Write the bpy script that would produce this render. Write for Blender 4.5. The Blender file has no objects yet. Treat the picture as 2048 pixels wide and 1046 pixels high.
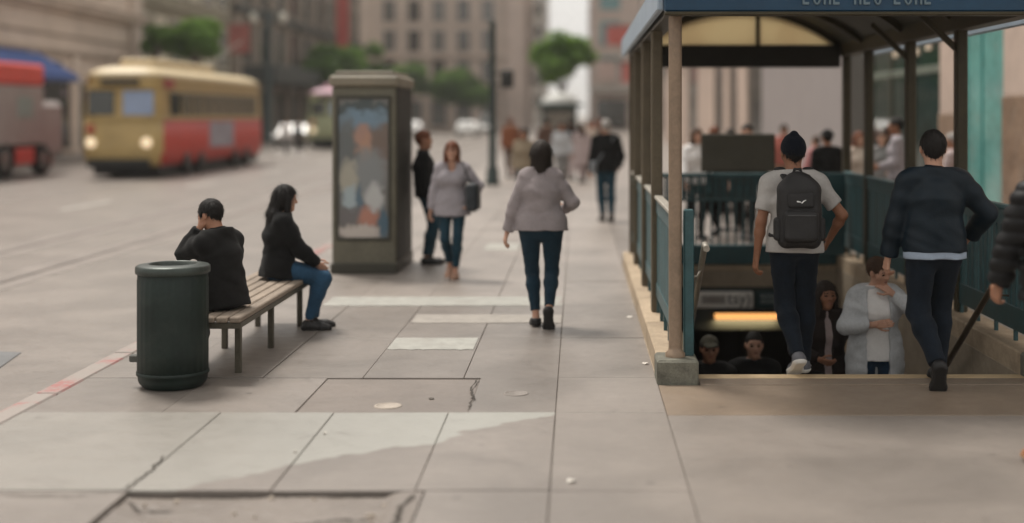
import bpy, bmesh, math, random
import numpy as np
from mathutils import Vector, Matrix
random.seed(7); np.random.seed(7)
sc = bpy.context.scene
COL = sc.collection
R = math.radians
# ------------------------------------------------------------ camera
FPX, CX, CY, HC = 2650.0, 1155.0, 230.0, 1.87      # focal length in photo pixels, vanishing point, eye height
cd = bpy.data.cameras.new('camera'); cam = bpy.data.objects.new('camera', cd); COL.objects.link(cam)
cam.location = (0, 0, HC); cam.rotation_euler = (R(90), 0, 0)
cd.sensor_width = 36; cd.lens = FPX/2048*36
cd.shift_x = -(CX-1024)/2048; cd.shift_y = -(523-CY)/2048
cd.clip_start = .1; cd.clip_end = 3000
cd.dof.use_dof = True; cd.dof.focus_distance = 9.6; cd.dof.aperture_fstop = .52
sc.camera = cam
# ------------------------------------------------------------ overcast daylight
w = bpy.data.worlds.new('World'); sc.world = w; w.use_nodes = True
nt = w.node_tree; bg = nt.nodes['Background']
sky = nt.nodes.new('ShaderNodeTexSky'); sky.sky_type = 'NISHITA'; sky.sun_disc = False
SUN_EL, SUN_AZ = 62, -38            # ahead and to the left, high, through cloud (azimuth from +Y, clockwise)
sky.sun_elevation = R(SUN_EL); sky.sun_rotation = R(SUN_AZ)
sky.air_density = 1.5; sky.dust_density = 6; sky.ozone_density = .6
hs = nt.nodes.new('ShaderNodeHueSaturation'); hs.inputs['Saturation'].default_value = .22
tint = nt.nodes.new('ShaderNodeMix'); tint.data_type = 'RGBA'; tint.blend_type = 'MULTIPLY'; tint.inputs[0].default_value = 1
tint.inputs[7].default_value = (1, .965, .92, 1)
nt.links.new(sky.outputs[0], hs.inputs['Color']); nt.links.new(hs.outputs[0], tint.inputs[6])
veil = nt.nodes.new('ShaderNodeMix'); veil.data_type = 'RGBA'; veil.inputs[0].default_value = .72      # even cloud cover over the sky
cl = nt.nodes.new('ShaderNodeTexNoise'); cl.inputs['Scale'].default_value = 2.2; cl.inputs['Detail'].default_value = 6
cr = nt.nodes.new('ShaderNodeMix'); cr.data_type = 'RGBA'; cr.inputs[6].default_value = (8.2, 7.95, 7.6, 1); cr.inputs[7].default_value = (10.6, 10.3, 9.9, 1)
nt.links.new(nt.nodes.new('ShaderNodeTexCoord').outputs['Generated'], cl.inputs['Vector']); nt.links.new(cl.outputs['Fac'], cr.inputs[0])
nt.links.new(tint.outputs[2], veil.inputs[6]); nt.links.new(cr.outputs[2], veil.inputs[7])
nt.links.new(veil.outputs[2], bg.inputs[0]); bg.inputs[1].default_value = .088
sl = bpy.data.lights.new('sun', 'SUN'); sun = bpy.data.objects.new('sun', sl); COL.objects.link(sun)
sl.energy = 2.6; sl.angle = R(14); sl.color = (1, .95, .88)
sd = Vector((math.sin(R(SUN_AZ))*math.cos(R(SUN_EL)), math.cos(R(SUN_AZ))*math.cos(R(SUN_EL)), math.sin(R(SUN_EL))))
sun.rotation_euler = (-sd).to_track_quat('-Z', 'Y').to_euler()
sc.view_settings.view_transform = 'Standard'; sc.view_settings.look = 'None'
sc.view_settings.gamma = 1; sc.view_settings.exposure = 0.45; sc.view_settings.use_curve_mapping = False
sc.render.engine = 'CYCLES'
# ------------------------------------------------------------ photo pixel -> place
def gp(px, py, z=0.0):                  # a pixel on the ground plane at height z
    d = (HC-z)*FPX/(py-CY); return ((px-CX)*d/FPX, d)
def at(px, py, d):                      # a pixel at distance d
    return ((px-CX)*d/FPX, d, HC-(py-CY)*d/FPX)
# ------------------------------------------------------------ materials
MATS = {}
def lin(c): return tuple(((x/255)/12.92 if x/255 < .04045 else ((x/255+.055)/1.055)**2.4) for x in c)
def new_mat(name):
    m = bpy.data.materials.new(name); m.use_nodes = True
    return m, m.node_tree, m.node_tree.nodes['Principled BSDF']
def noise(nt, vec, scale, detail=4, rough=.6, dist=0):
    n = nt.nodes.new('ShaderNodeTexNoise'); n.inputs['Scale'].default_value = scale
    n.inputs['Detail'].default_value = detail; n.inputs['Roughness'].default_value = rough
    n.inputs['Distortion'].default_value = dist
    nt.links.new(vec, n.inputs['Vector']); return n.outputs['Fac']
def math_n(nt, op, a, b=None, c=None, clamp=False):
    n = nt.nodes.new('ShaderNodeMath'); n.operation = op; n.use_clamp = clamp
    for i, x in enumerate((a, b, c)):
        if x is None: continue
        if isinstance(x, (int, float)): n.inputs[i].default_value = x
        else: nt.links.new(x, n.inputs[i])
    return n.outputs[0]
def mixc(nt, f, a, b, blend='MIX'):
    n = nt.nodes.new('ShaderNodeMix'); n.data_type = 'RGBA'; n.blend_type = blend
    for i, x in ((0, f), (6, a), (7, b)):
        if isinstance(x, (int, float)): n.inputs[i].default_value = x
        elif isinstance(x, tuple): n.inputs[i].default_value = (*x[:3], 1)
        else: nt.links.new(x, n.inputs[i])
    return n.outputs[2]
def ramp(nt, f, lo, hi):
    n = nt.nodes.new('ShaderNodeMapRange'); n.inputs['From Min'].default_value = lo; n.inputs['From Max'].default_value = hi
    n.clamp = True; n.interpolation_type = 'SMOOTHSTEP'; nt.links.new(f, n.inputs['Value']); return n.outputs[0]
def M(name, col, rough=.7, var=.18, scale=3.0, metal=0, bump=.15, bscale=80, spec=.4, rnd=0.0, coords='world', dirt=0.0, dirtcol=(.03,.025,.02), stretch=None, coat=0, sheen=0):
    if name in MATS: return MATS[name]
    m, nt, b = new_mat(name)
    if coords == 'world': vec = nt.nodes.new('ShaderNodeNewGeometry').outputs['Position']
    else: vec = nt.nodes.new('ShaderNodeTexCoord').outputs['Object']
    if stretch:
        mp = nt.nodes.new('ShaderNodeMapping'); mp.inputs['Scale'].default_value = stretch
        nt.links.new(vec, mp.inputs['Vector']); vec = mp.outputs[0]
    n1 = noise(nt, vec, scale, 6, .65); n2 = noise(nt, vec, scale*9, 4, .6)
    f = math_n(nt, 'MULTIPLY_ADD', n2, .4, math_n(nt, 'MULTIPLY', n1, .6))
    f = ramp(nt, f, .3, .7)
    lo = tuple(c*(1-var) for c in col); hi = tuple(min(1, c*(1+var)) for c in col)
    c = mixc(nt, f, lo, hi)
    if rnd:
        oi = nt.nodes.new('ShaderNodeObjectInfo').outputs['Random']
        mr = nt.nodes.new('ShaderNodeMapRange'); mr.inputs['To Min'].default_value = 1-rnd; mr.inputs['To Max'].default_value = 1+rnd
        nt.links.new(oi, mr.inputs['Value'])
        cc = nt.nodes.new('ShaderNodeCombineColor')
        for i in range(3): nt.links.new(mr.outputs[0], cc.inputs[i])
        c = mixc(nt, 1.0, c, cc.outputs[0], 'MULTIPLY')
    if dirt:
        dn = ramp(nt, noise(nt, vec, scale*.7, 8, .7, .6), .48, .72)
        c = mixc(nt, math_n(nt, 'MULTIPLY', dn, dirt), c, dirtcol)
    nt.links.new(c, b.inputs['Base Color'])
    rr = math_n(nt, 'MULTIPLY_ADD', n2, .2, rough-.1, clamp=True); nt.links.new(rr, b.inputs['Roughness'])
    b.inputs['Metallic'].default_value = metal; b.inputs['Specular IOR Level'].default_value = spec
    if coat: b.inputs['Coat Weight'].default_value = coat; b.inputs['Coat Roughness'].default_value = .15
    if sheen: b.inputs['Sheen Weight'].default_value = sheen
    if bump:
        bn = nt.nodes.new('ShaderNodeBump'); bn.inputs['Strength'].default_value = bump; bn.inputs['Distance'].default_value = .01
        nt.links.new(noise(nt, vec, bscale, 5, .6), bn.inputs['Height']); nt.links.new(bn.outputs[0], b.inputs['Normal'])
    MATS[name] = m; return m
def glass_mat(name, col, rough=.08, spec=.9):
    return M(name, col, rough, .25, .6, 0, .03, 2, spec)
def emit_mat(name, col, strength):
    m, nt, b = new_mat(name)
    b.inputs['Base Color'].default_value = (*col, 1); b.inputs['Emission Color'].default_value = (*col, 1)
    b.inputs['Emission Strength'].default_value = strength; return m
# ------------------------------------------------------------ objects
ORG = {}
def tag(o, label=None, cat=None, group=None, kind=None):
    if label: o['label'] = label
    if cat: o['category'] = cat
    if group: o['group'] = group
    if kind: o['kind'] = kind
    return o
def empty(name, label, cat, loc=(0,0,0), group=None, kind=None):
    o = bpy.data.objects.new(name, None); COL.objects.link(o); o.location = loc; o.empty_display_size = .2
    ORG[o.name] = Vector(loc); return tag(o, label, cat, group, kind)
def link(name, me, parent=None, mats=None):
    o = bpy.data.objects.new(name, me); COL.objects.link(o)
    if parent is not None:
        o.parent = parent; ORG[o.name] = ORG[parent.name]
    return o
class MB:
    """collects shapes in world (or thing-local) coordinates, then links them as one mesh object"""
    def __init__(s): s.v = []; s.f = []; s.m = []; s.sm = []
    def face(s, idx, mi=0, sm=False): s.f.append(idx); s.m.append(mi); s.sm.append(sm)
    def poly(s, pts, mi=0):
        n = len(s.v); s.v += [tuple(p) for p in pts]; s.face(list(range(n, n+len(pts))), mi); return s
    def box(s, x0, x1, y0, y1, z0, z1, b=0.0, mi=0):
        c = ((x0+x1)/2, (y0+y1)/2, (z0+z1)/2); h = (abs(x1-x0)/2, abs(y1-y0)/2, abs(z1-z0)/2)
        return s.obox(c, (1,0,0), (0,1,0), (0,0,1), h, b, mi)
    def obox(s, c, ax, ay, az, h, b=0.0, mi=0):
        c = Vector(c); A = (Vector(ax), Vector(ay), Vector(az)); n = len(s.v)
        b = min(b, min(h)*.49)
        if b <= 0:
            for k in range(8):
                sg = (1 if k & 1 else -1, 1 if k & 2 else -1, 1 if k & 4 else -1)
                s.v.append(tuple(c + sum((A[i]*h[i]*sg[i] for i in range(3)), Vector())))
            for q in ((0,2,3,1),(4,5,7,6),(0,1,5,4),(2,6,7,3),(0,4,6,2),(1,3,7,5)): s.face([n+i for i in q], mi)
            return s
        ids = {}
        for k in range(8):
            sg = (1 if k & 1 else -1, 1 if k & 2 else -1, 1 if k & 4 else -1)
            for a in range(3):
                ids[(sg, a)] = len(s.v)
                s.v.append(tuple(c + sum((A[i]*sg[i]*(h[i] if i == a else h[i]-b) for i in range(3)), Vector())))
        det = A[0].cross(A[1]).dot(A[2])
        def add(lst):
            P = [Vector(s.v[i]) for i in lst]; cen = sum(P, Vector())/len(P)
            nn = (P[1]-P[0]).cross(P[2]-P[0])
            s.face(lst if nn.dot(cen-c) > 0 else lst[::-1], mi)
        for a in range(3):
            o1, o2 = [i for i in range(3) if i != a]
            for sa in (-1, 1):
                L = []
                for u, v in ((-1,-1),(1,-1),(1,1),(-1,1)):
                    g = [0,0,0]; g[a] = sa; g[o1] = u; g[o2] = v; L.append(ids[(tuple(g), a)])
                add(L)
            for u in (-1, 1):
                for v in (-1, 1):
                    g0 = [0,0,0]; g0[a] = -1; g0[o1] = u; g0[o2] = v; g1 = list(g0); g1[a] = 1
                    g0, g1 = tuple(g0), tuple(g1)
                    add([ids[(g0,o1)], ids[(g0,o2)], ids[(g1,o2)], ids[(g1,o1)]])
        for k in range(8):
            sg = (1 if k & 1 else -1, 1 if k & 2 else -1, 1 if k & 4 else -1)
            add([ids[(sg,0)], ids[(sg,1)], ids[(sg,2)]])
        return s
    def bar(s, p, q, w, t, up=(0,0,1), b=.003, mi=0):          # rectangular bar p->q
        p, q = Vector(p), Vector(q); d = (q-p); L = d.length; d.normalize()
        sx = d.cross(Vector(up)); sx = sx.normalized() if sx.length > 1e-4 else Vector((1,0,0)); u = sx.cross(d)
        return s.obox((p+q)/2, sx, d, u, (w/2, L/2, t/2), b, mi)
    def tube(s, pts, r, n=10, cap=True, mi=0, sm=True):
        pts = [Vector(p) for p in pts]; rs = r if isinstance(r, (list, tuple)) else [r]*len(pts)
        base = len(s.v); prev = None
        for i, p in enumerate(pts):
            d = (pts[min(i+1, len(pts)-1)]-pts[max(i-1, 0)]).normalized()
            if prev is None:
                a = d.cross(Vector((0,0,1))); a = a if a.length > .1 else d.cross(Vector((0,1,0)))
            else: a = prev - d*prev.dot(d)
            a.normalize(); prev = a; c = d.cross(a)
            for k in range(n):
                t = 2*math.pi*k/n; s.v.append(tuple(p+(a*math.cos(t)+c*math.sin(t))*rs[i]))
        for i in range(len(pts)-1):
            for k in range(n):
                a0 = base+i*n+k; a1 = base+i*n+(k+1) % n; s.face([a0, a1, a1+n, a0+n], mi, sm)
        if cap:
            s.face([base+k for k in range(n)][::-1], mi); s.face([base+(len(pts)-1)*n+k for k in range(n)], mi)
        return s
    def lathe(s, c, prof, n=24, mi=0, sm=True, flute=None):
        base = len(s.v)
        for r, z in prof:
            for k in range(n):
                t = 2*math.pi*k/n; rr = r*(1+(flute(t, z) if flute else 0))
                s.v.append((c[0]+rr*math.cos(t), c[1]+rr*math.sin(t), c[2]+z))
        for i in range(len(prof)-1):
            for k in range(n):
                a0 = base+i*n+k; a1 = base+i*n+(k+1) % n; s.face([a0, a1, a1+n, a0+n], mi, sm)
        return s
    def loft(s, rings, mi=0, closed=True, sm=False, cap=True):
        base = len(s.v); n = len(rings[0])
        for r in rings: s.v += [tuple(p) for p in r]
        for i in range(len(rings)-1):
            for k in range(n if closed else n-1):
                a0 = base+i*n+k; a1 = base+i*n+(k+1) % n; s.face([a0, a1, a1+n, a0+n], mi, sm)
        if cap:
            s.face([base+k for k in range(n)][::-1], mi); s.face([base+(len(rings)-1)*n+k for k in range(n)], mi)
        return s
    def build(s, name, mat, parent=None, origin=None, label=None, cat=None, group=None, kind=None):
        og = ORG[parent.name] if parent is not None else Vector(origin or (0,0,0))
        me = bpy.data.meshes.new(name)
        me.from_pydata([(v[0]-og.x, v[1]-og.y, v[2]-og.z) for v in s.v], [], s.f)
        for m in (mat if isinstance(mat, (list, tuple)) else [mat]):
            if m: me.materials.append(m)
        me.polygons.foreach_set('material_index', s.m); me.polygons.foreach_set('use_smooth', s.sm); me.update()
        o = link(name, me, parent)
        if parent is None: o.location = og; ORG[o.name] = og.copy()
        return tag(o, label, cat, group, kind)
def part(name, mat, parent, *boxes, b=.004):
    m = MB()
    for q in boxes: m.box(*q, b=b)
    return m.build(name, mat, parent)
def copy_tree(o, parent=None):
    c = o.copy(); COL.objects.link(c); c.parent = parent
    ORG[c.name] = ORG[o.name].copy()
    for ch in list(o.children): copy_tree(ch, c)
    return c
# ------------------------------------------------------------ implicit surfaces (for bodies, clothes, bags)
def V3(*a): return np.array(a if len(a) > 1 else a[0], dtype=np.float32)
def nrm(v): v = np.asarray(v, np.float32); return v/max(1e-6, float(np.linalg.norm(v)))
def cone(a, b, ra, rb, u=None, fu=1.0):
    a, b = V3(a), V3(b); ab = b-a; L2 = max(1e-9, float(ab@ab)); r = max(ra, rb)*max(1, fu)
    if u is not None: u = nrm(u)
    def f(P):
        t = np.clip((P-a)@ab/L2, 0, 1); q = P-a-t[:, None]*ab
        if u is not None: q = q+(q@u*(1/fu-1))[:, None]*u
        return np.sqrt((q*q).sum(1))-(ra+(rb-ra)*t)
    return f, np.minimum(a, b)-r, np.maximum(a, b)+r
def ell(c, r, fr=None):
    c, r = V3(c), V3(r); fr = np.eye(3, dtype=np.float32) if fr is None else np.array(fr, np.float32)
    def f(P):
        q = (P-c)@fr.T; k0 = np.sqrt(((q/r)**2).sum(1)); k1 = np.sqrt(((q/r**2)**2).sum(1))+1e-6
        return k0*(k0-1)/k1
    m = float(r.max()); return f, c-m, c+m
def rbox(c, h, rad, fr=None):
    c, h = V3(c), V3(h); fr = np.eye(3, dtype=np.float32) if fr is None else np.array(fr, np.float32)
    def f(P):
        q = np.abs((P-c)@fr.T)-(h-rad); o = np.maximum(q, 0)
        return np.sqrt((o*o).sum(1))+np.minimum(q.max(1), 0)-rad
    m = float(np.linalg.norm(h)); return f, c-m, c+m
def smin(a, b, k):
    h = np.maximum(k-np.abs(a-b), 0)/k; return np.minimum(a, b)-h*h*k*.25
def union(prims, k):
    fs = [p[0] for p in prims]
    def f(P):
        d = fs[0](P)
        for g in fs[1:]: d = smin(d, g(P), k)
        return d
    return f, np.min([p[1] for p in prims], 0), np.max([p[2] for p in prims], 0)
def cut(prim, *planes):                      # keep the side the normals point away from
    f0, lo, hi = prim
    def f(P):
        d = f0(P)
        for c, n in planes: d = np.maximum(d, (P-V3(c))@nrm(n))
        return d
    return f, lo, hi
def subtract(prim, other, k=.01):
    f0, lo, hi = prim; g = other[0]
    return (lambda P: -smin(-f0(P), g(P), k)), lo, hi
def crease(prim, amp, seed, fz=70., fx=22.):
    rs = np.random.RandomState(seed); ph = rs.rand(6)*6.28; f0, lo, hi = prim
    def f(P):
        x, y, z = P[:, 0], P[:, 1], P[:, 2]
        wv = np.sin(fx*x+ph[0]+1.7*np.sin(14*z+ph[1])) + np.sin(fx*y+ph[2]+1.5*np.sin(11*z+ph[3]))
        n = np.sin(fz*z+1.9*wv+ph[4])*.6+np.sin(fz*.55*z-1.4*wv+9*x+ph[5])
        n2 = np.sin(31*x+17*z+ph[1])*np.sin(27*y-21*z+ph[2])
        return f0(P)+amp*(.6*n+.3*n2)
    return f, lo-amp*2, hi+amp*2
def snet(prim, h):
    F, lo, hi = prim; S = 4; lo = np.asarray(lo, np.float32)-2.5*h; hi = np.asarray(hi, np.float32)+2.5*h
    n = np.ceil((hi-lo)/(S*h)).astype(int)
    ax = [lo[i]+(np.arange(n[i], dtype=np.float32)+.5)*S*h for i in range(3)]
    G = np.stack(np.meshgrid(*ax, indexing='ij'), -1).reshape(-1, 3)
    Fc = F(G).reshape(n); near = np.abs(Fc) < S*h*1.7
    up = lambda A: A.repeat(S, 0).repeat(S, 1).repeat(S, 2)
    D = up(Fc).astype(np.float32); mk = up(near); idx = np.argwhere(mk)
    D[mk] = F((lo+(idx+.5)*h).astype(np.float32))
    D[[0,-1]] = 1; D[:, [0,-1]] = 1; D[:, :, [0,-1]] = 1
    s = D < 0; N = np.array(D.shape)-1
    cor = [(i, j, k) for i in (0,1) for j in (0,1) for k in (0,1)]
    sl_ = lambda A, c: A[c[0]:c[0]+N[0], c[1]:c[1]+N[1], c[2]:c[2]+N[2]]
    cnt = sum(sl_(s, c).astype(np.int8) for c in cor); act = (cnt > 0) & (cnt < 8)
    ids = np.full(act.shape, -1, np.int64); cells = np.argwhere(act); ids[act] = np.arange(len(cells))
    dv = {c: sl_(D, c)[act] for c in cor}; acc = np.zeros((len(cells), 3), np.float32); num = np.zeros(len(cells), np.float32)
    for c in cor:
        for a in range(3):
            if c[a]: continue
            e = list(c); e[a] = 1; e = tuple(e); d0, d1 = dv[c], dv[e]; x = (d0 < 0) != (d1 < 0)
            t = d0[x]/(d0[x]-d1[x]); p = np.tile(np.array(c, np.float32), (int(x.sum()), 1)); p[:, a] += t
            acc[x] += p; num[x] += 1
    Vt = lo+(cells+.5+acc/num[:, None])*h
    Q = []
    for a in range(3):
        b, c = [(1,2),(2,0),(0,1)][a]
        s0 = np.moveaxis(s, (a,b,c), (0,1,2)); I = np.moveaxis(ids, (a,b,c), (0,1,2))
        e0, e1 = s0[:-1, 1:-1, 1:-1], s0[1:, 1:-1, 1:-1]
        x = np.argwhere(e0 != e1); i, j, k = x[:,0], x[:,1]+1, x[:,2]+1
        q = np.stack([I[i,j-1,k-1], I[i,j,k-1], I[i,j,k], I[i,j-1,k]], 1); fl = ~s0[i,j,k]
        q[fl] = q[fl][:, ::-1]; Q.append(q)
    return Vt, np.concatenate(Q)
def mesh_np(name, Vt, Q, mats, mi=None):
    me = bpy.data.meshes.new(name); me.vertices.add(len(Vt)); me.vertices.foreach_set('co', np.asarray(Vt, np.float32).ravel())
    me.loops.add(Q.size); me.loops.foreach_set('vertex_index', Q.astype(np.int32).ravel())
    me.polygons.add(len(Q)); me.polygons.foreach_set('loop_start', np.arange(0, Q.size, 4, dtype=np.int32))
    me.polygons.foreach_set('use_smooth', np.ones(len(Q), bool))
    for m in mats: me.materials.append(m)
    if mi is not None: me.polygons.foreach_set('material_index', mi.astype(np.int32))
    me.update(calc_edges=True); me.validate(); return me
def sdf_part(name, prim, h, mat, parent):
    Vt, Q = snet(prim, h); return link(name, mesh_np(name, Vt, Q, [mat]), parent)
def axrot(ax, ang):
    return np.array(Matrix.Rotation(R(ang), 3, Vector([float(x) for x in ax])), np.float32)
def ik(A, T, l1, l2, pole):
    A, T = V3(A), V3(T); d = T-A; L = float(np.linalg.norm(d)); u = d/L
    if L > .995*(l1+l2): L = .995*(l1+l2)
    a = (l1*l1-l2*l2+L*L)/(2*L); hh = math.sqrt(max(0, l1*l1-a*a))
    p = V3(pole)-u*float(V3(pole)@u); p = nrm(p); return A+u*a+p*hh, A+u*L
# ------------------------------------------------------------ cloth, skin and hair
def fabric(name, col, var=.16, rough=.92, bump=.3, bscale=260, sheen=.04): return M(name, col, rough, var, 6, 0, bump, bscale, .12, coords='obj', sheen=sheen)
def skin_mat(name, col):
    if name in MATS: return MATS[name]
    m = M(name, col, .55, .12, 9, 0, .06, 180, .35, coords='obj'); b = m.node_tree.nodes['Principled BSDF']
    b.inputs['Subsurface Weight'].default_value = .15; b.inputs['Subsurface Radius'].default_value = (.012, .005, .003); return m
SK = {'light': skin_mat('skin_light', (.46, .26, .18)), 'mid': skin_mat('skin_mid', (.34, .17, .105)), 'tan': skin_mat('skin_tan', (.25, .115, .065)), 'brown': skin_mat('skin_brown', (.16, .075, .045))}
EYE = M('eye', (.02, .014, .01), .25, .1, bump=0); LIP = skin_mat('lip', (.25, .11, .085)); BROW = M('brow', (.05, .032, .022), .8, .1, bump=0)
def hair_mat(name, col): return M(name, col, .62, .35, 16, 0, .6, 90, .2, coords='obj', stretch=(1, 1, .18))
HA = {'black': hair_mat('hair_black', (.012, .010, .009)), 'dark': hair_mat('hair_dark', (.022, .015, .011)), 'brown': hair_mat('hair_brown', (.06, .033, .02)), 'auburn': hair_mat('hair_auburn', (.13, .045, .022)), 'grey': hair_mat('hair_grey', (.3, .28, .26)), 'blond': hair_mat('hair_blond', (.36, .24, .12))}
def strands(ho, kind, c, FR, seed):        # loose locks that break up the outline
    me = ho.data; n = len(me.vertices); co = np.empty(n*3, np.float32); no = np.empty(n*3, np.float32)
    me.vertices.foreach_get('co', co); me.vertex_normals.foreach_get('vector', no); co = co.reshape(-1, 3); no = no.reshape(-1, 3)
    rs = np.random.RandomState(seed); pick = rs.choice(n, min(n, 900), replace=False); m = MB()
    ln0 = .03 if kind in ('short', 'crop', 'bun') else .085
    crown = c+FR[2]*.11-FR[1]*.04
    for i in pick:
        p, nn = co[i], no[i]; t = (p-crown)*.6 if ln0 < .05 else (p-crown)*.25; t = t/max(.02, float(np.linalg.norm(t)))+V3(0, 0, -.5 if ln0 < .05 else -1.2); t = t-nn*float(t@nn)
        if np.linalg.norm(t) < .1: continue
        t = nrm(t+rs.randn(3)*.16); sdv = nrm(np.cross(t, nn)); ln = ln0*rs.uniform(.5, 1.3); w_ = rs.uniform(.0012, .0028); lift = rs.uniform(.0, .010)*(1 if ln0 > .05 else .6)
        a = p-nn*.002; b_ = p+t*ln*.5+nn*lift; e = p+t*ln+nn*(lift*.8-.0)+V3(0, 0, -.15*ln)
        q = len(m.v); m.v += [tuple(a-sdv*w_), tuple(a+sdv*w_), tuple(b_+sdv*w_*.8), tuple(b_-sdv*w_*.8), tuple(e)]
        m.face([q, q+1, q+2, q+3], 0, True); m.face([q+3, q+2, q+4], 0, True)
    m.build('strands', me.materials[0], ho, kind='stuff')
SEED = [11]
def person(label, loc, yaw=0, H=1.72, sex='m', pose=None, top=None, bottom=None, hair=('short', 'dark'), skin='light', shoes=None, hat=None, vox=.010, group=None, inner=None, fat=1.0, hips=1.0, shw=None):
    """one figure: an Empty at its feet, a continuous body, clothes and hair as parts; local frame x right, y ahead, z up"""
    SEED[0] += 7; sd = SEED[0]; k = H/1.75; p = dict(pel=(0, 0, .945), lean=2, side=0, twist=0, hp=0, hy=0, hr=0,
        fL=(-.09, .06, 0, 0, -6), fR=(.09, .06, 0, 0, 6), hL=(-.25, .02, .80), hR=(.25, .02, .80), eL=(-.5, -1, 0), eR=(.5, -1, 0),
        kL=(-.1, 1, .1), kR=(.1, 1, .1), curl=28, pnL=None, pnR=None); p.update(pose or {})
    root = empty('person', label, 'person', loc, group); root.rotation_euler[2] = R(yaw)
    ORG[root.name] = Vector((0, 0, 0))
    near = vox <= .0105
    sh, hipw, wst = (.178, 1.0, 1.0) if sex == 'm' else (.155, 1.05, .88)
    hipw *= hips; sh = shw or sh; X = V3(1, 0, 0); Z = V3(0, 0, 1)
    Sp = axrot(X, -p['lean'])@(axrot(V3(0, 1, 0), p['side'])@Z)
    Lat = axrot(Z, p['twist'])@X; Lat = nrm(Lat-Sp*float(Lat@Sp)); Fw = np.cross(Sp, Lat)
    pel = V3(p['pel']); wa = pel+Sp*.13; ch = pel+Sp*.33; uc = pel+Sp*.42; nb = pel+Sp*.525
    shj = {-1: pel+Sp*.448-Lat*sh, 1: pel+Sp*.448+Lat*sh}
    HX = nrm(axrot(Z, -p['hy'])@X)
    HF = nrm(np.cross(Z, HX)); rot = axrot(HX, -p['hp']); HF = rot@HF; HU = rot@Z
    if p['hr']: rr_ = axrot(HF, p['hr']); HX = rr_@HX; HU = rr_@HU
    hc = nb+Sp*.045+HU*.105+HF*.02; FR = np.stack([HX, HF, HU])
    def hl(x, y, z): return hc+HX*x+HF*y+HU*z
    J = {}
    for s, n in ((-1, 'L'), (1, 'R')):
        fx, fy, fz, pi, yw = p['f'+n]; f0 = V3(math.sin(R(yw)), math.cos(R(yw)), 0); c_, s_ = math.cos(R(pi)), math.sin(R(pi))
        ff = f0*c_-Z*s_; fu = Z*c_+f0*s_; B = V3(fx, fy, fz); an = B-ff*.125+fu*.085
        hip = pel+Lat*s*.088*hipw-Z*.02; kn, an2 = ik(hip, an, .425, .425, p['k'+n]); B = B+(an2-an); an = an2
        el, wr = ik(shj[s], p['h'+n], .285, .255, p['e'+n]); fd = nrm(wr-el)
        pn = p['pn'+n]; pn = nrm(-Lat*s+Fw*.3) if pn is None else nrm(pn); pn = nrm(pn-fd*float(pn@fd))
        J[s] = dict(B=B, ff=ff, fu=fu, an=an, hip=hip, kn=kn, el=el, wr=wr, fd=fd, pn=pn, fs=np.cross(ff, fu))
    # ---- body
    def torso(g=0, lowz=-.02, belly=0):
        fu_ = lambda r_, f_: (r_*f_+g)/(r_+g); gs = g*.62
        q = [cone(pel+Sp*lowz, wa, .108*hipw*fat+g, .098*wst*fat+g+belly, Lat, fu_(.105, 1.40)), cone(wa, ch, .098*wst*fat+g+belly, .112*fat+g, Lat, fu_(.105, 1.33)),
             cone(ch, uc-Sp*.02, .112*fat+g, .078+g, Lat, fu_(.10, 1.42))]
        for s in (-1, 1):
            q += [cone(nb+Sp*.008, nb*.45+shj[s]*.55+Sp*.012, .046+gs, .047+gs), cone(nb*.45+shj[s]*.55+Sp*.012, shj[s], .047+gs, .05+gs), cone(shj[s], shj[s]-Sp*.02, .052+gs, .048+gs)]
        if sex == 'f': q += [ell(ch+Fw*.075+Lat*s*.075+Sp*.0, (.062+g, .055+g, .06+g)) for s in (-1, 1)]
        return q
    def arm(s, g=0, upto=1.0, wristg=None):
        j = J[s]; e = .0 if wristg is None else wristg
        q = [cone(shj[s], shj[s]*.6+j['el']*.4, .048*fat+g*.7, .047*fat+g), cone(shj[s]*.6+j['el']*.4, j['el'], .047*fat+g, .038+g)]
        if upto > .5: q += [cone(j['el'], j['el']+(j['wr']-j['el'])*.3, .038+g, .038+g), cone(j['el']+(j['wr']-j['el'])*.3, j['wr'], .038+g, .026+g+e)]
        return q
    def leg(s, g=0, hemg=0):
        j = J[s]; cf = j['kn']+(j['an']-j['kn'])*.3-nrm(np.cross(np.cross(j['an']-j['kn'], Lat), j['an']-j['kn']))*0
        bk = np.cross(nrm(j['an']-j['kn']), Lat); bk = bk if bk@j['ff'] < 0 else -bk
        return [cone(j['hip']+Z*.03, j['kn'], .088*hipw*fat+g, .056+g), cone(j['kn'], cf+bk*.012, .054+g, .056+g+hemg*.3), cone(cf+bk*.012, j['an'], .056+g+hemg*.3, .037+g+hemg)]
    def foot(s, g=0):
        j = J[s]; b = j['B']; ff, fu = j['ff'], j['fu']
        return [cone(j['an']-ff*.02-fu*.04, b+fu*.03, .036+g, .034+g, j['fs'], 1.1), cone(b+fu*.03, b+ff*.065+fu*.024, .034+g, .022+g, j['fs'], 1.35), cone(j['an'], j['an']-ff*.025-fu*.045, .036+g, .036+g)]
    prims = torso(-.012)+[cone(nb-Sp*.03, hc-HU*.05-HF*.005, .052, .05)]
    for s in (-1, 1): prims += arm(s, -.002)+leg(s, -.006)+foot(s, -.014)
    Vt, Q = snet(union(prims, .03), vox*1.15 if near else vox)
    chunks = [(Vt, Q, np.zeros(len(Q)))]
    # head
    fk = 1.05 if sex == 'm' else 1.0
    hd = [ell(hl(0, -.012, .022), (.074*fk, .094*fk, .092*fk), FR), ell(hl(0, .03, -.045), (.056*fk, .06*fk, .072*fk), FR), cone(hl(0, .06, -.1), hl(0, .066, -.098), .026, .026),
          cone(hl(-.035, .066, .026), hl(.035, .066, .026), .018, .018), cone(hl(-.046, .05, -.02), hl(.046, .05, -.02), .026, .026),
          cone(hc-HU*.05-HF*.008, nb-Sp*.02, .052*fk, .055*fk)]
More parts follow.
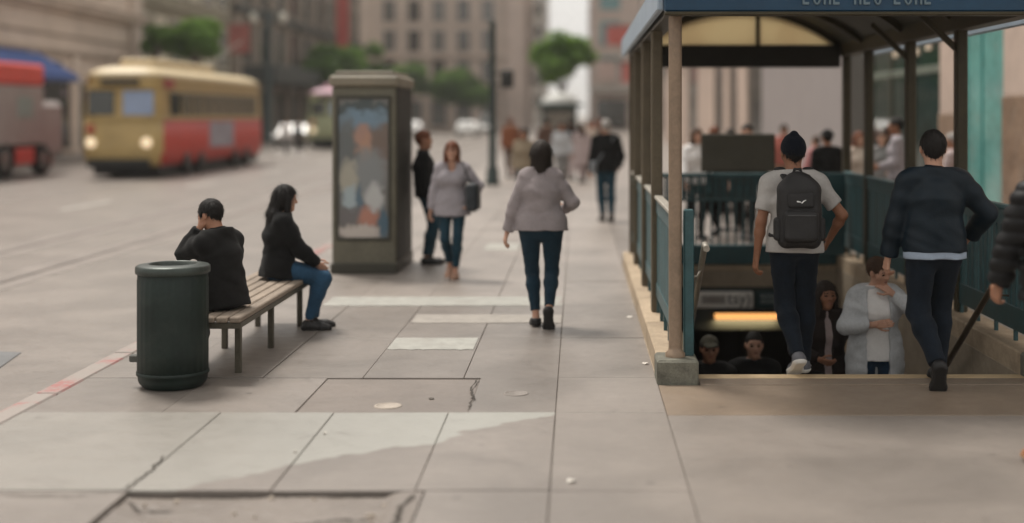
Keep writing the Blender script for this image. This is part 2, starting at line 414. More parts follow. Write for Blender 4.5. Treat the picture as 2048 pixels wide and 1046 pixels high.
    face = union(hd, .03)
    face = subtract(face, union([ell(hl(s*.032, .102, .003), (.02, .022, .013), FR) for s in (-1, 1)], .005), .014)
    det = [face, union([cone(hl(0, .082, .016), hl(0, .104, -.026), .0085, .0125), ell(hl(-.011, .092, -.03), (.009, .01, .008), FR), ell(hl(.011, .092, -.03), (.009, .01, .008), FR)], .012)]
    det += [ell(hl(s*.032, .074, .003), (.014, .013, .011), FR) for s in (-1, 1)]
    det += [ell(hl(0, .082, -.058), (.023, .012, .006), FR), ell(hl(0, .08, -.069), (.019, .012, .007), FR)]
    det += [ell(hl(s*.078*fk, -.005, -.005), (.009, .02, .03), FR) for s in (-1, 1)]
    hv, hq = snet(union(det, .006), .005 if near else .009)
    cen = (hv[hq].mean(1)-hc)@FR.T; mi = np.zeros(len(hq)); ax_ = np.abs(cen[:, 0]); front = cen[:, 1] > .05
    mi[front & (((ax_-.032)/.0145)**2+((cen[:, 2]-.003)/.0075)**2 < 1)] = 1
    mi[front & ((cen[:, 0]/.022)**2+((cen[:, 2]+.063)/.008)**2 < 1)] = 2
    mi[front & (ax_ > .012) & (ax_ < .05) & (np.abs(cen[:, 2]-.027+.12*(ax_-.03)) < .0032)] = 3
    chunks.append((hv, hq, mi))
    # hands: palm, four fingers, thumb
    for s in (-1, 1):
        j = J[s]; W = j['wr']; D_, pn = j['fd'], j['pn']; T = np.cross(pn, D_)*s; T = nrm(T)
        if T@Fw < 0 and p['pn'+('L' if s < 0 else 'R')] is None: T = -T
        hp_ = [cone(W-D_*.03, W+D_*.02, .025, .022, T, 1.15)]
        for i, (ln, off) in enumerate(((.072, .027), (.08, .009), (.074, -.010), (.058, -.027))):
            kn_ = W+D_*(.088-.004*abs(i-1))+T*off; hp_.append(cone(W+D_*.015+T*off*.6, kn_, .014, .0115))
            a = kn_; an_ = 0
            for frac, cc in ((.45, .8), (.31, 1.0), (.24, .7)):
                an_ += p['curl']*cc*(1+.12*i); dd = D_*math.cos(R(an_))+pn*math.sin(R(an_)); b_ = a+dd*ln*frac
                hp_.append(cone(a, b_, .0092, .0078)); a = b_
        a = W+D_*.028+T*.022
        for ln, dv_ in ((.04, D_*.62+T*.72+pn*.3), (.03, D_*.85+T*.35+pn*.4), (.024, D_*.9+T*.1+pn*.45)):
            b_ = a+nrm(dv_)*ln; hp_.append(cone(a, b_, .0125 if ln > .035 else .0098, .0085)); a = b_
        v_, q_ = snet(union(hp_, .006), .0042 if near else .0075); chunks.append((v_, q_, np.zeros(len(q_))))
    off = 0; VV, QQ, MM = [], [], []
    for v_, q_, m_ in chunks: VV.append(v_); QQ.append(q_+off); MM.append(m_); off += len(v_)
    def add(name, prim, h, mat, par=root):
        v_, q_ = snet(prim, h/k); o = link(name, mesh_np(name, v_*k, q_, [mat]), par); return o
    link('body', mesh_np('body', np.concatenate(VV)*k, np.concatenate(QQ), [SK[skin], EYE, LIP, BROW], np.concatenate(MM)), root)
    # ---- trousers
    if bottom:
        g = bottom.get('g', .014); hem = bottom.get('hem', .0); q = [cone(pel-Z*.0, wa-Sp*.03, .106*hipw*fat+g, .098*wst*fat+g, Lat, (.105*1.38+g)/(.105+g))]
        f1 = union(q+leg(-1, g, hem), .045); f2 = union(q+leg(1, g, hem), .045); ff_ = union([f1, f2], .012)
        pls = []
        crz = crease(ff_, bottom.get('amp', .0035), sd+1, 60, 16)
        fA, lo, hi = crz; ups = bottom.get('up', .02)
        ank = [(J[s]['an']-nrm(J[s]['an']-J[s]['kn'])*ups, nrm(J[s]['an']-J[s]['kn']), J[s]['an']) for s in (-1, 1)]
        def ft(P):
            d = fA(P)
            for c_, n_, a_ in ank:
                dd = (P-c_)@n_; nearl = ((P-a_)**2).sum(1) < .2**2
                d = np.where(nearl, np.maximum(d, dd), d)
            return np.maximum(d, (P-(wa+Sp*.01))@Sp)
        add('trousers' if not bottom.get('name') else bottom['name'], (ft, lo, hi), vox, bottom['mat'])
    # ---- shirt or jacket
    def top_mesh(t, nm, dg=0):
        g = t.get('g', .018)+dg; hem = t.get('hem', .02); fl = t.get('flare', 0)
        q = torso(g, -hem, t.get('belly', 0))
        fw_ = (.105*1.40+g+fl)/(.105+g+fl)
        q = [cone(pel-Sp*(hem+(0 if hem > .1 else .03)), wa, .106*hipw*fat+g+fl, .1*wst*fat+g, Lat, fw_)]+q
        for s in (-1, 1): hj = J[s]['hip']; gh = max(g*.75, .017)+.004+fl*.5; q.append(cone(hj+Sp*.06, hj-Sp*min(.10, hem+.03), .080*hipw*fat+gh, .088*hipw*fat+gh))
        slv = t.get('sleeve', 'long'); sg = t.get('sg', g)
        if t.get('hood'): q += [ell(nb-Fw*.055+Sp*.0, (.1, .06, .065))]
        body_ = cut(union(q, .05), (pel-Sp*hem, -Sp), (nb+Sp*.025, Sp))
        if t.get('collar', 1): body_ = union([body_, cut(cone(nb-Sp*.03, nb+Sp*.05, .066, .056), (nb+Sp*(.02+.012*t.get('collar', 1)), Sp))], .012)
        if t.get('neck'):   # open neckline
            body_ = subtract(body_, ell(nb+Fw*.07-Sp*.03, (.055, .07, .085)), .01)
        if t.get('upto'): body_ = cut(body_, (pel+Sp*t['upto'], Sp))
        arms = []
        for s in (-1, 1):
            j = J[s]
            if slv == 'none': continue
            if slv == 'short':
                u_ = nrm(j['el']-shj[s]); arms.append(cut(union([cone(shj[s], j['el'], .055*fat+sg, .052+sg)], .01), (shj[s]+u_*.2, u_)))
            else:
                arms.append(cut(union(arm(s, sg, 1, t.get('cuff', .0)), .03), (j['wr']-j['fd']*t.get('cuffup', .01), j['fd'])))
        al = union([body_]+arms, .03) if arms else body_
        if t.get('open'):
            al = subtract(al, rbox(pel+Sp*.18+Fw*.24, (t['open'], .17, .62), .03, np.stack([Lat, Fw, Sp])), .012)
        if t.get('puff'):
            f0, lo, hi = al; pf = t['puff']
            def fp(P):
                zz = P[:, 2]+.25*np.abs(P[:, 0])*0; b_ = np.abs(np.sin(math.pi*zz/pf+.25*np.sin(20*P[:, 0]))); return f0(P)+.018*(1-np.sqrt(b_))
            al = (fp, lo, hi)
        return add(nm, crease(al, t.get('amp', .004), sd+2, t.get('fz', 48), 17), vox, t['mat'])
    if inner: top_mesh(inner, inner.get('name', 'shirt'), -.006)
    tm = None
    if top:
        tm = top_mesh(top, top.get('name', 'jacket'))
    # ---- shoes
    if shoes:
        for s in (-1, 1):
            j = J[s]; b_, ff, fu = j['B'], j['ff'], j['fu']
            f_ = cut(union(foot(s, .006), .025), (b_+fu*.012, -fu), (j['an']+fu*shoes.get('high', .015), fu))
            so = add('shoe', f_, .0065 if near else .011, shoes['mat'])
            s_ = cut(union(foot(s, .012), .025), (b_, -fu), (b_+fu*shoes.get('sole_h', .022), fu))
            add('sole', s_, .006 if near else .011, shoes.get('sole', shoes['mat']), so)
    # ---- hair and hat
    if hair:
        kind, colr = hair; hm = HA[colr]
        e = {'short': .008, 'crop': .005}.get(kind, .014)
        base = [ell(hl(0, -.016, .028), (.076*fk+e, .096*fk+e, .092*fk+e), FR)]
        if kind in ('short', 'crop'): base.append(cone(hl(0, -.062, .0), hl(0, -.052, -.045), .042, .03))
        if kind == 'bob': base += [cone(hl(0, -.05, .01), hl(0, -.055, -.15), .085, .06, HX, 1.15)]+[cone(hl(s*.07, .01, .0), hl(s*.066, -.01, -.14), .032, .025) for s in (-1, 1)]
        if kind == 'long': base += [cone(hl(0, -.045, .01), hl(0, -.085, -.16), .085, .075, HX, 1.1), cone(hl(0, -.085, -.16), hl(0, -.10, -.33), .075, .05, HX, 1.5)]+[cone(hl(s*.072, .015, .0), hl(s*.085, .03, -.24), .032, .026) for s in (-1, 1)]
        if kind == 'bun': base += [ell(hl(0, -.10, .075), (.045, .042, .045), FR)]
        hu = union(base, .02)
        cutter = union([ell(hl(0, .085, -.045), (.066*fk, .075, .098), FR), ell(hl(0, .11, -.08), (.07, .07, .09), FR)], .02)
        hu = subtract(hu, cutter, .012)
        if kind in ('short', 'crop'):
            hu = subtract(hu, union([ell(hl(s*.085, .0, -.04), (.03, .05, .06), FR) for s in (-1, 1)], .01), .01)
            hu = cut(hu, (hl(0, 0, -.058), nrm(-HU+HF*.25)))
        f0, lo, hi = hu
        def fh(P):
            q = (P-hc)@FR.T; a = np.arctan2(q[:, 0], -q[:, 1]+.001); return f0(P)+.0016*np.sin(31*a+3.5*np.sin(23*q[:, 2]+3*a)+2*np.sin(3.3*a))+.0013*np.sin(74*a+50*q[:, 2])+.0018*np.sin(60*q[:, 0]+9*np.sin(40*q[:, 2]))*np.sin(55*q[:, 1]+30*q[:, 2])
        if hat != 'only':
            ho = add('hair', (fh, lo-.01, hi+.01), .006 if near else .011, hm)
            if near or vox < .012: strands(ho, kind, hc*k, FR, sd)
    if hat and hat != 'only':
        hk, hmat = hat
        if hk == 'beanie': hp2 = [ell(hl(0, -.02, .036), (.092, .112, .102), FR), cone(hl(0, -.03, .1), hl(0, -.05, .13), .06, .03)]; cutz = .0
        elif hk == 'cap': hp2 = [ell(hl(0, -.014, .04), (.088, .108, .092), FR), cone(hl(0, .09, .045), hl(0, .15, .035), .022, .012, HX, 3.2)]; cutz = .03
        else: hp2 = [ell(hl(0, -.014, .05), (.09, .11, .085), FR), ell(hl(0, 0, .04), (.14, .165, .014), FR)]; cutz = .028
        hh_ = cut(union(hp2, .02), (hl(0, 0, cutz), nrm(-HU+HF*(.35 if hk == 'beanie' else 0))))
        add('hat', crease(hh_, .0015, sd+5), .006 if near else .011, hmat)
    root['k'] = 0; del root['k']
    return root, dict(J=J, pel=pel*k, Sp=Sp, Lat=Lat, Fw=Fw, nb=nb*k, ch=ch*k, uc=uc*k, wa=wa*k, shj={s: shj[s]*k for s in shj}, k=k, hc=hc*k)
def bag_on(root, name, label, cat, group=None):          # a thing carried by a person: its own thing in the same frame
    o = empty(name, label, cat, tuple(root.location), group); o.rotation_euler = root.rotation_euler; ORG[o.name] = Vector((0, 0, 0)); return o
# ------------------------------------------------------------ ground, road, pavement
HX0, HX1, HY0, HY1 = .57, 3.46, 9.5, 16.6           # the stairwell opening
def paving(name, col, pale=False, rnd=.09, speck=.25, crack=True):
    m, nt, b = new_mat(name)
    pos = nt.nodes.new('ShaderNodeNewGeometry').outputs['Position']
    big = ramp(nt, noise(nt, pos, .9, 5, .6, .4), .3, .72); mid = noise(nt, pos, 7, 6, .65); fine = noise(nt, pos, 210, 3, .7)
    c = mixc(nt, big, tuple(x*.78 for x in col), tuple(x*1.15 for x in col))
    c = mixc(nt, math_n(nt, 'MULTIPLY', ramp(nt, mid, .38, .75), .3), c, tuple(x*.72 for x in col))
    c = mixc(nt, math_n(nt, 'MULTIPLY', ramp(nt, fine, .3, .75), speck), c, tuple(x*.45 for x in col))
    oi = nt.nodes.new('ShaderNodeObjectInfo').outputs['Random']
    mr = nt.nodes.new('ShaderNodeMapRange'); mr.inputs['To Min'].default_value = 1-rnd; mr.inputs['To Max'].default_value = 1+rnd; nt.links.new(oi, mr.inputs['Value'])
    cc = nt.nodes.new('ShaderNodeCombineColor')
    for i in range(3): nt.links.new(mr.outputs[0], cc.inputs[i])
    c = mixc(nt, 1.0, c, cc.outputs[0], 'MULTIPLY')
    if pale:                                             # worn pale cement skim with a torn edge
        sx = nt.nodes.new('ShaderNodeSeparateXYZ'); nt.links.new(pos, sx.inputs[0])
        t = math_n(nt, 'SUBTRACT', sx.outputs[1], math_n(nt, 'MULTIPLY_ADD', sx.outputs[0], .90, 8.36))
        t = math_n(nt, 'ADD', t, math_n(nt, 'MULTIPLY', math_n(nt, 'SUBTRACT', noise(nt, pos, 1.8, 5, .55), .5), .75))
        edge = ramp(nt, t, -.01, .03); fade = ramp(nt, sx.outputs[0], -2.9, -.4)
        wear = math_n(nt, 'MULTIPLY_ADD', fade, .55, .4); spots = ramp(nt, noise(nt, pos, 16, 6, .7), .62, .72)
        a = math_n(nt, 'MULTIPLY', math_n(nt, 'MULTIPLY', edge, wear), math_n(nt, 'SUBTRACT', 1.0, math_n(nt, 'MULTIPLY', spots, .45)))
        c = mixc(nt, a, c, (.315, .308, .275))
    gum = nt.nodes.new('ShaderNodeTexVoronoi'); gum.inputs['Scale'].default_value = 2.3; nt.links.new(pos, gum.inputs['Vector'])
    gs = ramp(nt, gum.outputs['Distance'], .075, .045)
    c = mixc(nt, math_n(nt, 'MULTIPLY', gs, .5), c, tuple(x*.35 for x in col))
    st_ = ramp(nt, noise(nt, pos, 2.6, 7, .72, .8), .56, .74); c = mixc(nt, math_n(nt, 'MULTIPLY', st_, .5), c, tuple(x*.55 for x in col))
    nt.links.new(c, b.inputs['Base Color'])
    nt.links.new(math_n(nt, 'MULTIPLY_ADD', mid, .35, .20, clamp=True), b.inputs['Roughness']); b.inputs['Specular IOR Level'].default_value = .5
    bn = nt.nodes.new('ShaderNodeBump'); bn.inputs['Strength'].default_value = .35; bn.inputs['Distance'].default_value = .006
    nt.links.new(math_n(nt, 'ADD', fine, math_n(nt, 'MULTIPLY', mid, 1.5)), bn.inputs['Height']); bn.inputs['Strength'].default_value = .28; nt.links.new(bn.outputs[0], b.inputs['Normal'])
    MATS[name] = m; return m
PCOL = (.229, .199, .175)
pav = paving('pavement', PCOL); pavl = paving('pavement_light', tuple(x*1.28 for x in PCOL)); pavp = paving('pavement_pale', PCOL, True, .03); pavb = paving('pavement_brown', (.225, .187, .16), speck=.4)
tanp = paving('tan_terrazzo', (.25, .19, .14), speck=.55, rnd=.03); joint = M('joint_dirt', (.18, .156, .136), .95, .3, 5, bump=.3)
roadm = paving('road_surface', (.245, .213, .187), speck=.3, rnd=0); rough_p = paving('broken_patch', (.20, .168, .143), speck=.6)
rm2 = M('road_dark', (.215, .187, .167), .8, .2, 1.3, bump=.2)
g = MB()                                                # one sheet to the horizon, with the stairwell left open
for q in ((-1500, HX0, -200, 2500), (HX1, 1500, -200, 2500), (HX0, HX1, -200, HY0-.1), (HX0, HX1, HY1, 2500)):
    g.poly([(q[0], q[2], -.20), (q[1], q[2], -.20), (q[1], q[3], -.20), (q[0], q[3], -.20)])
g.build('ground', M('ground_fill', (.25, .22, .19), .9, .2, .3), kind='structure')
rd = empty('road', None, None, kind='structure')
MB().box(-20.6, -3.655, -30, 600, -.19, -.14).build('carriageway', roadm, rd)
for x, wd in ((-6.9, .32), (-8.4, .32), (-13.6, .3), (-15.1, .3)):
    MB().box(x-wd, x+wd, -30, 300, -.16, -.136).build('track_bed', rm2, rd)
    MB().box(x-.035, x+.035, -30, 300, -.15, -.131).build('rail', M('rail_steel', (.16, .14, .13), .35, .2, 2, .9), rd)
for x in (-10.9,):
    for y in range(10, 90, 9): MB().box(x-.06, x+.06, y, y+3, -.15, -.134).build('lane_dash', M('worn_white', (.46, .44, .40), .8, .35, 9, dirt=.5, dirtcol=(.28, .24, .21)), rd)
MB().poly([(-6.3, 10.2, -.1345), (-4.5, 10.0, -.1345), (-4.7, 11.2, -.1345), (-6.3, 11.5, -.1345)]).build('dark_road_patch', M('dark_road_patch', (.15, .15, .15), .85, .2, 4), rd)  # flat grey patch, darker than the carriageway around it
# kerb stones with worn red paint
kerb = empty('kerb', None, None, kind='structure')
km, knt, kb = new_mat('kerb_red'); kp = knt.nodes.new('ShaderNodeNewGeometry').outputs['Position']
kc = mixc(knt, ramp(knt, noise(knt, kp, 1.1, 6, .7, .3), .47, .6), (.27, .235, .21), (.31, .125, .115)); kc = mixc(knt, ramp(knt, noise(knt, kp, 26, 5, .7), .5, .68), kc, (.29, .25, .225))
knt.links.new(kc, kb.inputs['Base Color']); kb.inputs['Roughness'].default_value = .8
y = 1.0
for i in range(32):
    L = 1.5+.25*random.random(); MB().box(-3.65, -3.49, y, y+L-.012, -.19, .002+.004*random.random(), b=.014).build('kerb_stone', km if y < 26 else pav, kerb); y += L
MB().box(-3.65, -3.49, y, 400, -.19, 0).build('kerb_run', pav, kerb)
sw = empty('sidewalk', None, None, kind='structure')
s_ = MB()
for q in ((-3.49, -2.24, -5, 600), (-.765, HX0, -5, 600), (-2.24, -.765, -5, 5.4), (-2.24, -.765, 6.6, 600), (HX1, 6.3, -5, 600), (HX0, HX1, -5, HY0-.1), (HX0, HX1, HY1, 600)): s_.box(q[0], q[1], q[2], q[3], -.19, -.014)
s_.build('bedding', joint, sw); MB().box(-2.3, -.7, 5.35, 6.62, -.2, -.09).build('patch_bed', M('soil_dark', (.05, .042, .034), .95, .3, 8), sw)
def slab(x0, x1, y0, y1, mat=pav, dz=0.0, gap=.0022, name='paving_slab'):
    m = MB(); t = [random.uniform(-.0025, .0025) for _ in range(3)]
    m.box(x0+gap, x1-gap, y0+gap, y1-gap, -.10, dz+t[0], b=.003)
    m.v = [(v[0], v[1], v[2]+(t[1]*(v[0]-x0)/(x1-x0)+t[2]*(v[1]-y0)/(y1-y0)) if v[2] > -.05 else v[2]) for v in m.v]
    return m.build(name, mat, sw)
gx = [-3.485, -2.95, -2.24, -1.53, -.81, -.138, .56]
rows = [(2.6, 4.2), (4.2, 5.4), (5.4, 6.6), (6.6, 8.33), (8.33, 9.44), (9.44, 11.12), (11.12, 13.1), (13.1, 14.9), (14.9, 16.6)]
y = 16.6
while y < 33: rows.append((y, y+1.75)); y += 1.75
YEND = y
for (a, b_) in rows:
    xs = gx
    if (a, b_) == (6.6, 8.33): xs = [-3.485, -2.24, -1.53, -.81, -.138, .56]
    if (a, b_) == (8.33, 9.44): xs = [-3.485, -2.62, -1.78, -.69, -.138, .56]
    if (a, b_) == (5.4, 6.6): xs = [-3.485, -2.24, -.76, -.138, .56]
    for x0, x1 in zip(xs, xs[1:]):
        mat, dz, gp_ = pav, 0, .0022
        if (a, b_) == (6.6, 8.33) and x0 < -.2: mat = pavp
        if (a, b_) == (8.33, 9.44) and x0 == -1.78: mat, dz, gp_ = pavb, -.007, .0035
        if (a, b_) == (5.4, 6.6) and x0 == -2.24: continue
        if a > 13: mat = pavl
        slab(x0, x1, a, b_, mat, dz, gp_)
for x0, x1 in zip([.56, 3.5], [3.5, 6.0]):
    for a, b_ in zip([2.6, 4.9, 7.23], [4.9, 7.23, 8.26]): slab(x0, x1, a, b_, gap=.0012)
for x0, x1 in zip([.56, 3.2], [3.2, 4.75]): slab(x0, x1, 8.26, 9.18, tanp, gap=.0012, name='terrazzo_slab')
slab(HX0+.28, HX1-.28, 9.18, 9.4, tanp, gap=.0025, name='terrazzo_slab')
for x0, x1 in zip([HX1+.1, 4.75], [4.75, 6.0]):
    for a, b_ in [r for r in rows if r[0] >= 8.3]: slab(x0, x1, 9.18 if a < 9 else a, b_)
for x0, x1 in zip([.56, 1.55, 2.55], [1.55, 2.55, 3.56]):
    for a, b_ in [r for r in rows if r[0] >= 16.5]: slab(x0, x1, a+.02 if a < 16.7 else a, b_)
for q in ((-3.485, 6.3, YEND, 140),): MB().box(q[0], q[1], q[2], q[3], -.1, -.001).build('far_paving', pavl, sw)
# rough sunken patch at lower left, with a torn rim
def grid_patch(name, x0, x1, y0, y1, nx, ny, zf, mat):
    m = MB()
    for j in range(ny+1):
        for i in range(nx+1):
            u, v = i/nx, j/ny; x = x0+(x1-x0)*u; yy = y0+(y1-y0)*v; m.v.append((x, yy, zf(x, yy, u, v)))
    for j in range(ny):
        for i in range(nx): a = j*(nx+1)+i; m.face([a, a+1, a+nx+2, a+nx+1], 0, True)
    return m.build(name, mat, sw)
from mathutils import noise as mn
def zp(x, yy, u, v):
    n = mn.fractal(Vector((x*2.2, yy*2.2, 3)), 1, 2, 4); n2 = mn.fractal(Vector((x*14, yy*14, 9)), .8, 2, 3)
    zz = -.028+.011*n+.004*n2
    lip = .02*max(0, min(1, (.12-v+.10*n)*9))*0
    rim = max(0, min(1, (u-.86+.07*n)*16)); return min(.001, zz+rim*.024+lip)
grid_patch('broken_paving', -2.235, -.765, 5.4, 6.578, 90, 74, zp, rough_p)
def crack(pts, w, name='crack', zoff=.002):            # dirt-filled cracks
    m = MB(); rs = random.Random(len(pts)*7); P = []
    for (x0, y0), (x1, y1) in zip(pts, pts[1:]):
        for i in range(8): t = i/8; P.append((x0+(x1-x0)*t+rs.uniform(-.012, .012), y0+(y1-y0)*t+rs.uniform(-.012, .012)))
    L_, Rr_ = [], []
    for i, p in enumerate(P):
        q = P[min(i+1, len(P)-1)]; o = P[max(i-1, 0)]; dx, dy = q[0]-o[0], q[1]-o[1]; l = math.hypot(dx, dy)+1e-6; ww = w*rs.uniform(.4, 1.2)*(.25 if i in (0, len(P)-1) else 1)
        inp = -2.235 < p[0] < -.765 and 5.4 < p[1] < 6.555; z = (zp(p[0], p[1], (p[0]+2.235)/1.47, (p[1]-5.4)/1.155) if inp else 0)+zoff+.004
        L_.append((p[0]-dy/l*ww, p[1]+dx/l*ww, z)); Rr_.append((p[0]+dy/l*ww, p[1]-dx/l*ww, z))
    m.loft([L_, Rr_], closed=False, cap=False); m.build(name, M('crack_dirt', (.045, .038, .03), .95, .3, 20), sw)
crack([(-1.9, 5.9), (-1.55, 6.0), (-1.3, 6.12), (-1.12, 6.2), (-.9, 6.18)], .010); crack([(-1.35, 5.8), (-1.3, 6.0), (-1.18, 6.1)], .007); crack([(-.80, 6.52), (-.84, 6.3), (-.83, 6.1), (-.86, 5.8)], .012); crack([(-2.2, 6.5), (-2.1, 6.35), (-1.9, 6.33)], .008)
crack([(-.70, 9.42), (-.72, 9.0), (-.68, 8.7), (-.70, 8.35)], .007); crack([(-2.26, 6.6), (-2.24, 6.9), (-2.26, 7.3)], .006); crack([(-2.24, 6.59), (-2.5, 6.5), (-2.9, 6.52)], .006)
random.seed(21)
for i in range(22):                                     # broken crumbs along the torn joint
    x = random.choice((random.uniform(-2.2, -.8), random.uniform(-1.05, -.78))); yy = random.choice((random.uniform(6.25, 6.57), random.uniform(5.6, 6.5)))
    r = random.uniform(.008, .026); m = MB(); n = len(m.v); rg = []
    for zz, rr in ((-.035, r), (-.022, r*.9), (-.016, r*.5)): rg.append([(x+rr*math.cos(t*1.047)*(1+.3*math.sin(t*2.3+i)), yy+rr*.8*math.sin(t*1.047)*(1+.3*math.cos(t*1.7+i)), zz+.004*math.sin(t+i)) for t in range(6)])
    m.loft(rg).build('crumb', M('crumb', (.42, .36, .30), .9, .2, 20), sw)
def strip(x0, x1, y0, y1, z=.0045, mat=None):            # pale cement infill strips
    n = 14; pts = [(x0+(x1-x0)*i/n, y0+random.uniform(-.02, .02), z) for i in range(n+1)]+[(x1-(x1-x0)*i/n, y1+random.uniform(-.006, .006), z) for i in range(n+1)]
    m = MB(); m.loft([[(p[0], p[1], z-.02) for p in pts], pts]); return m.build('cement_strip', mat or M('pale_cement', (.32, .313, .28), .7, .2, 6, dirt=.45, dirtcol=(.26, .23, .2)), sw)
strip(-1.52, -.83, 10.55, 11.1); strip(-2.5, -.145, 12.98, 13.6); strip(-1.30, -.83, 18.3, 19.3); strip(-1.5, -.145, 11.9, 12.4, mat=M('pale_cement_worn', (.29, .262, .23), .7, .2, 6))
bm_ = M('cover_iron', (.10, .085, .07), .6, .3, 20, .3)
def cover(px, py, r, mat, name, lab, cat, zt_=.003):
    x, d = gp(px, py); m = MB(); m.lathe((x, d, 0), [(r, -.03), (r, zt_), (r*.86, zt_+.002), (r*.84, zt_-.001), (.001, zt_)], 20); m.build(name, mat, None, (x, d, 0), lab, cat)
cover(1032, 787, .085, M('cover_grey', (.20, .175, .155), .7, .2, 20), 'utility_cover', 'small round grey utility cover in the pavement slab', 'utility cover')
cover(776, 809, .09, M('cover_pale', (.36, .31, .26), .8, .2, 20), 'valve_cover', 'pale round valve cover set in the brown sunken slab', 'valve cover', -.006)
cover(863, 795, .018, bm_, 'stud', 'tiny dark iron stud in the brown sunken slab', 'stud', -.005)
litter = M('paper_scrap', (.62, .58, .52), .8, .15, 9)
for i, (px, py, sx_, sy_) in enumerate(((1258, 635, .07, .03), (1290, 728, .045, .03), (1142, 963, .04, .03), (590, 905, .02, .015), (650, 868, .02, .02))):
    x, d = gp(px, py); m = MB(); nseg = 7; rg = [[(x+sx_*.5*math.cos(t/nseg*6.283)*(1+.3*math.sin(3*t+i)), d+sy_*math.sin(t/nseg*6.283), .006+.006*math.sin(t*2.1+i)+dz) for t in range(nseg)] for dz in (0, .002)]
    m.loft(rg).build('paper_scrap', litter, None, (x, d, 0), ['pale paper scrap beside the entrance kerb, farther of two', 'pale paper scrap beside the entrance kerb near its end block', 'pale scrap lying in the middle of the front pavement', 'small pale scrap on the pale worn slab', 'tiny pale scrap just behind the front pale slab'][i], 'litter', 'paper scraps on the pavement')
# ------------------------------------------------------------ subway entrance
def rib_tex(name, col): return M(name, col, .5, .2, 4, .1, .12, 120, .5)
teal = M('teal_paint', (.022, .072, .08), .42, .28, 5, .0, .1, 90, .5, dirt=.35, dirtcol=(.03, .04, .035)); teal2 = M('teal_paint_light', (.045, .115, .125), .45, .25, 5, 0, .1, 90, .5)
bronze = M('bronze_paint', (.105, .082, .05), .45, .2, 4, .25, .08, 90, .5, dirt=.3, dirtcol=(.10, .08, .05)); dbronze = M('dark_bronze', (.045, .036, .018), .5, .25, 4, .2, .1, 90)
stone = M('kerb_stone_tan', (.40, .31, .215), .8, .2, 5, 0, .3, 120, .3, rnd=.08, dirt=.4, dirtcol=(.17, .13, .09)); dstone = M('end_block', (.15, .145, .115), .75, .35, 9, 0, .5, 60, .3, dirt=.4)
wallst = M('stair_wall', (.30, .245, .18), .75, .2, 2.5, 0, .2, 90, .35, rnd=.06, dirt=.35, dirtcol=(.1, .08, .05)); blue = M('sign_blue', (.005, .04, .085), .4, .15, 2, 0, .05, 60)
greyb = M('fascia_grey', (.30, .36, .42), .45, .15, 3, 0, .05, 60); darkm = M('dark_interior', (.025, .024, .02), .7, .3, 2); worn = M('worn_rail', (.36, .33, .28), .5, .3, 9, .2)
E = empty('subway_entrance', 'canopied teal and bronze subway stair entrance with blue fascia on the sidewalk', 'subway entrance', (2.0, 9.4, 0))
KX = ((.565, .835), (3.195, 3.465)); Y0, Y1 = 9.2, 16.62
for si, (xa, xb) in enumerate(KX):
    m = MB(); m.box(xa-.012, xb+.008, Y0, Y0+.34, -.1, .165, b=.016); m.build('end_block', dstone, E)
    n = 5; L = (Y1-Y0-.34)/n
    for i in range(n): MB().box(xa, xb, Y0+.343+i*L, Y0+.338+(i+1)*L, -.15, .158, b=.012).build('kerb_stone', stone, E)
MB().box(.838, 3.192, 16.34, 16.62, -.05, .02, b=.01).build('kerb_stone', stone, E)
# posts
PY = [9.36, 11.55, 13.3, 15.2, 16.45]
def post(x, y, r, z0, z1, mat):
    m = MB(); m.lathe((x, y, 0), [(r*1.5, z0), (r*1.5, z0+.03), (r*1.05, z0+.05), (r, z0+.07), (r, z1)], 18); return m.build('post', mat, E)
for x in (.69, 3.34):
    for i, yy in enumerate(PY):
        if i == 0: post(x, yy, .047, .16, 2.72, M('front_post_paint', (.24, .17, .115), .45, .2, 4, .2, .08, 90, .5, dirt=.3, dirtcol=(.11, .085, .055)))
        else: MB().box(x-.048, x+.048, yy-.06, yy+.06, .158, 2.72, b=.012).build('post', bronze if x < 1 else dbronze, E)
# side railings: top rail, upper band, slats, lower band
for si, x in enumerate((.70, 3.33)):
    r = empty('railing', None, None, (2.0, 9.4, 0)); r.parent = E; r.location = (0, 0, 0); ORG[r.name] = ORG[E.name]
    MB().box(x-.035, x+.035, 9.5, 16.4, 1.14, 1.175, b=.008).build('top_rail', worn if si == 0 else teal2, r)
    MB().box(x-.02, x+.02, 9.5, 16.4, 1.02, 1.138, b=.004).build('upper_band', teal, r)
    MB().box(x-.02, x+.02, 9.5, 16.4, .24 if si else .30, .42, b=.004).build('lower_band', teal, r)
    i = 0; yy = 9.56
    while yy < 16.35:
        wd = .085; MB().box(x-.012, x+.012, yy, yy+wd, .415, 1.025, b=.003).build('slat', teal if i % 3 else teal2, r)
        if i % 4 == 0: MB().box(x-.014, x+.014, yy+.02, yy+.05, .155, .31, b=.002).build('foot_bar', teal, r)
        yy += .118; i += 1
    MB().box(x+(.055 if si == 0 else -.125), x+(.125 if si == 0 else -.055), 9.38, 9.47, .16, 1.2, b=.008).build('end_post', teal, r)
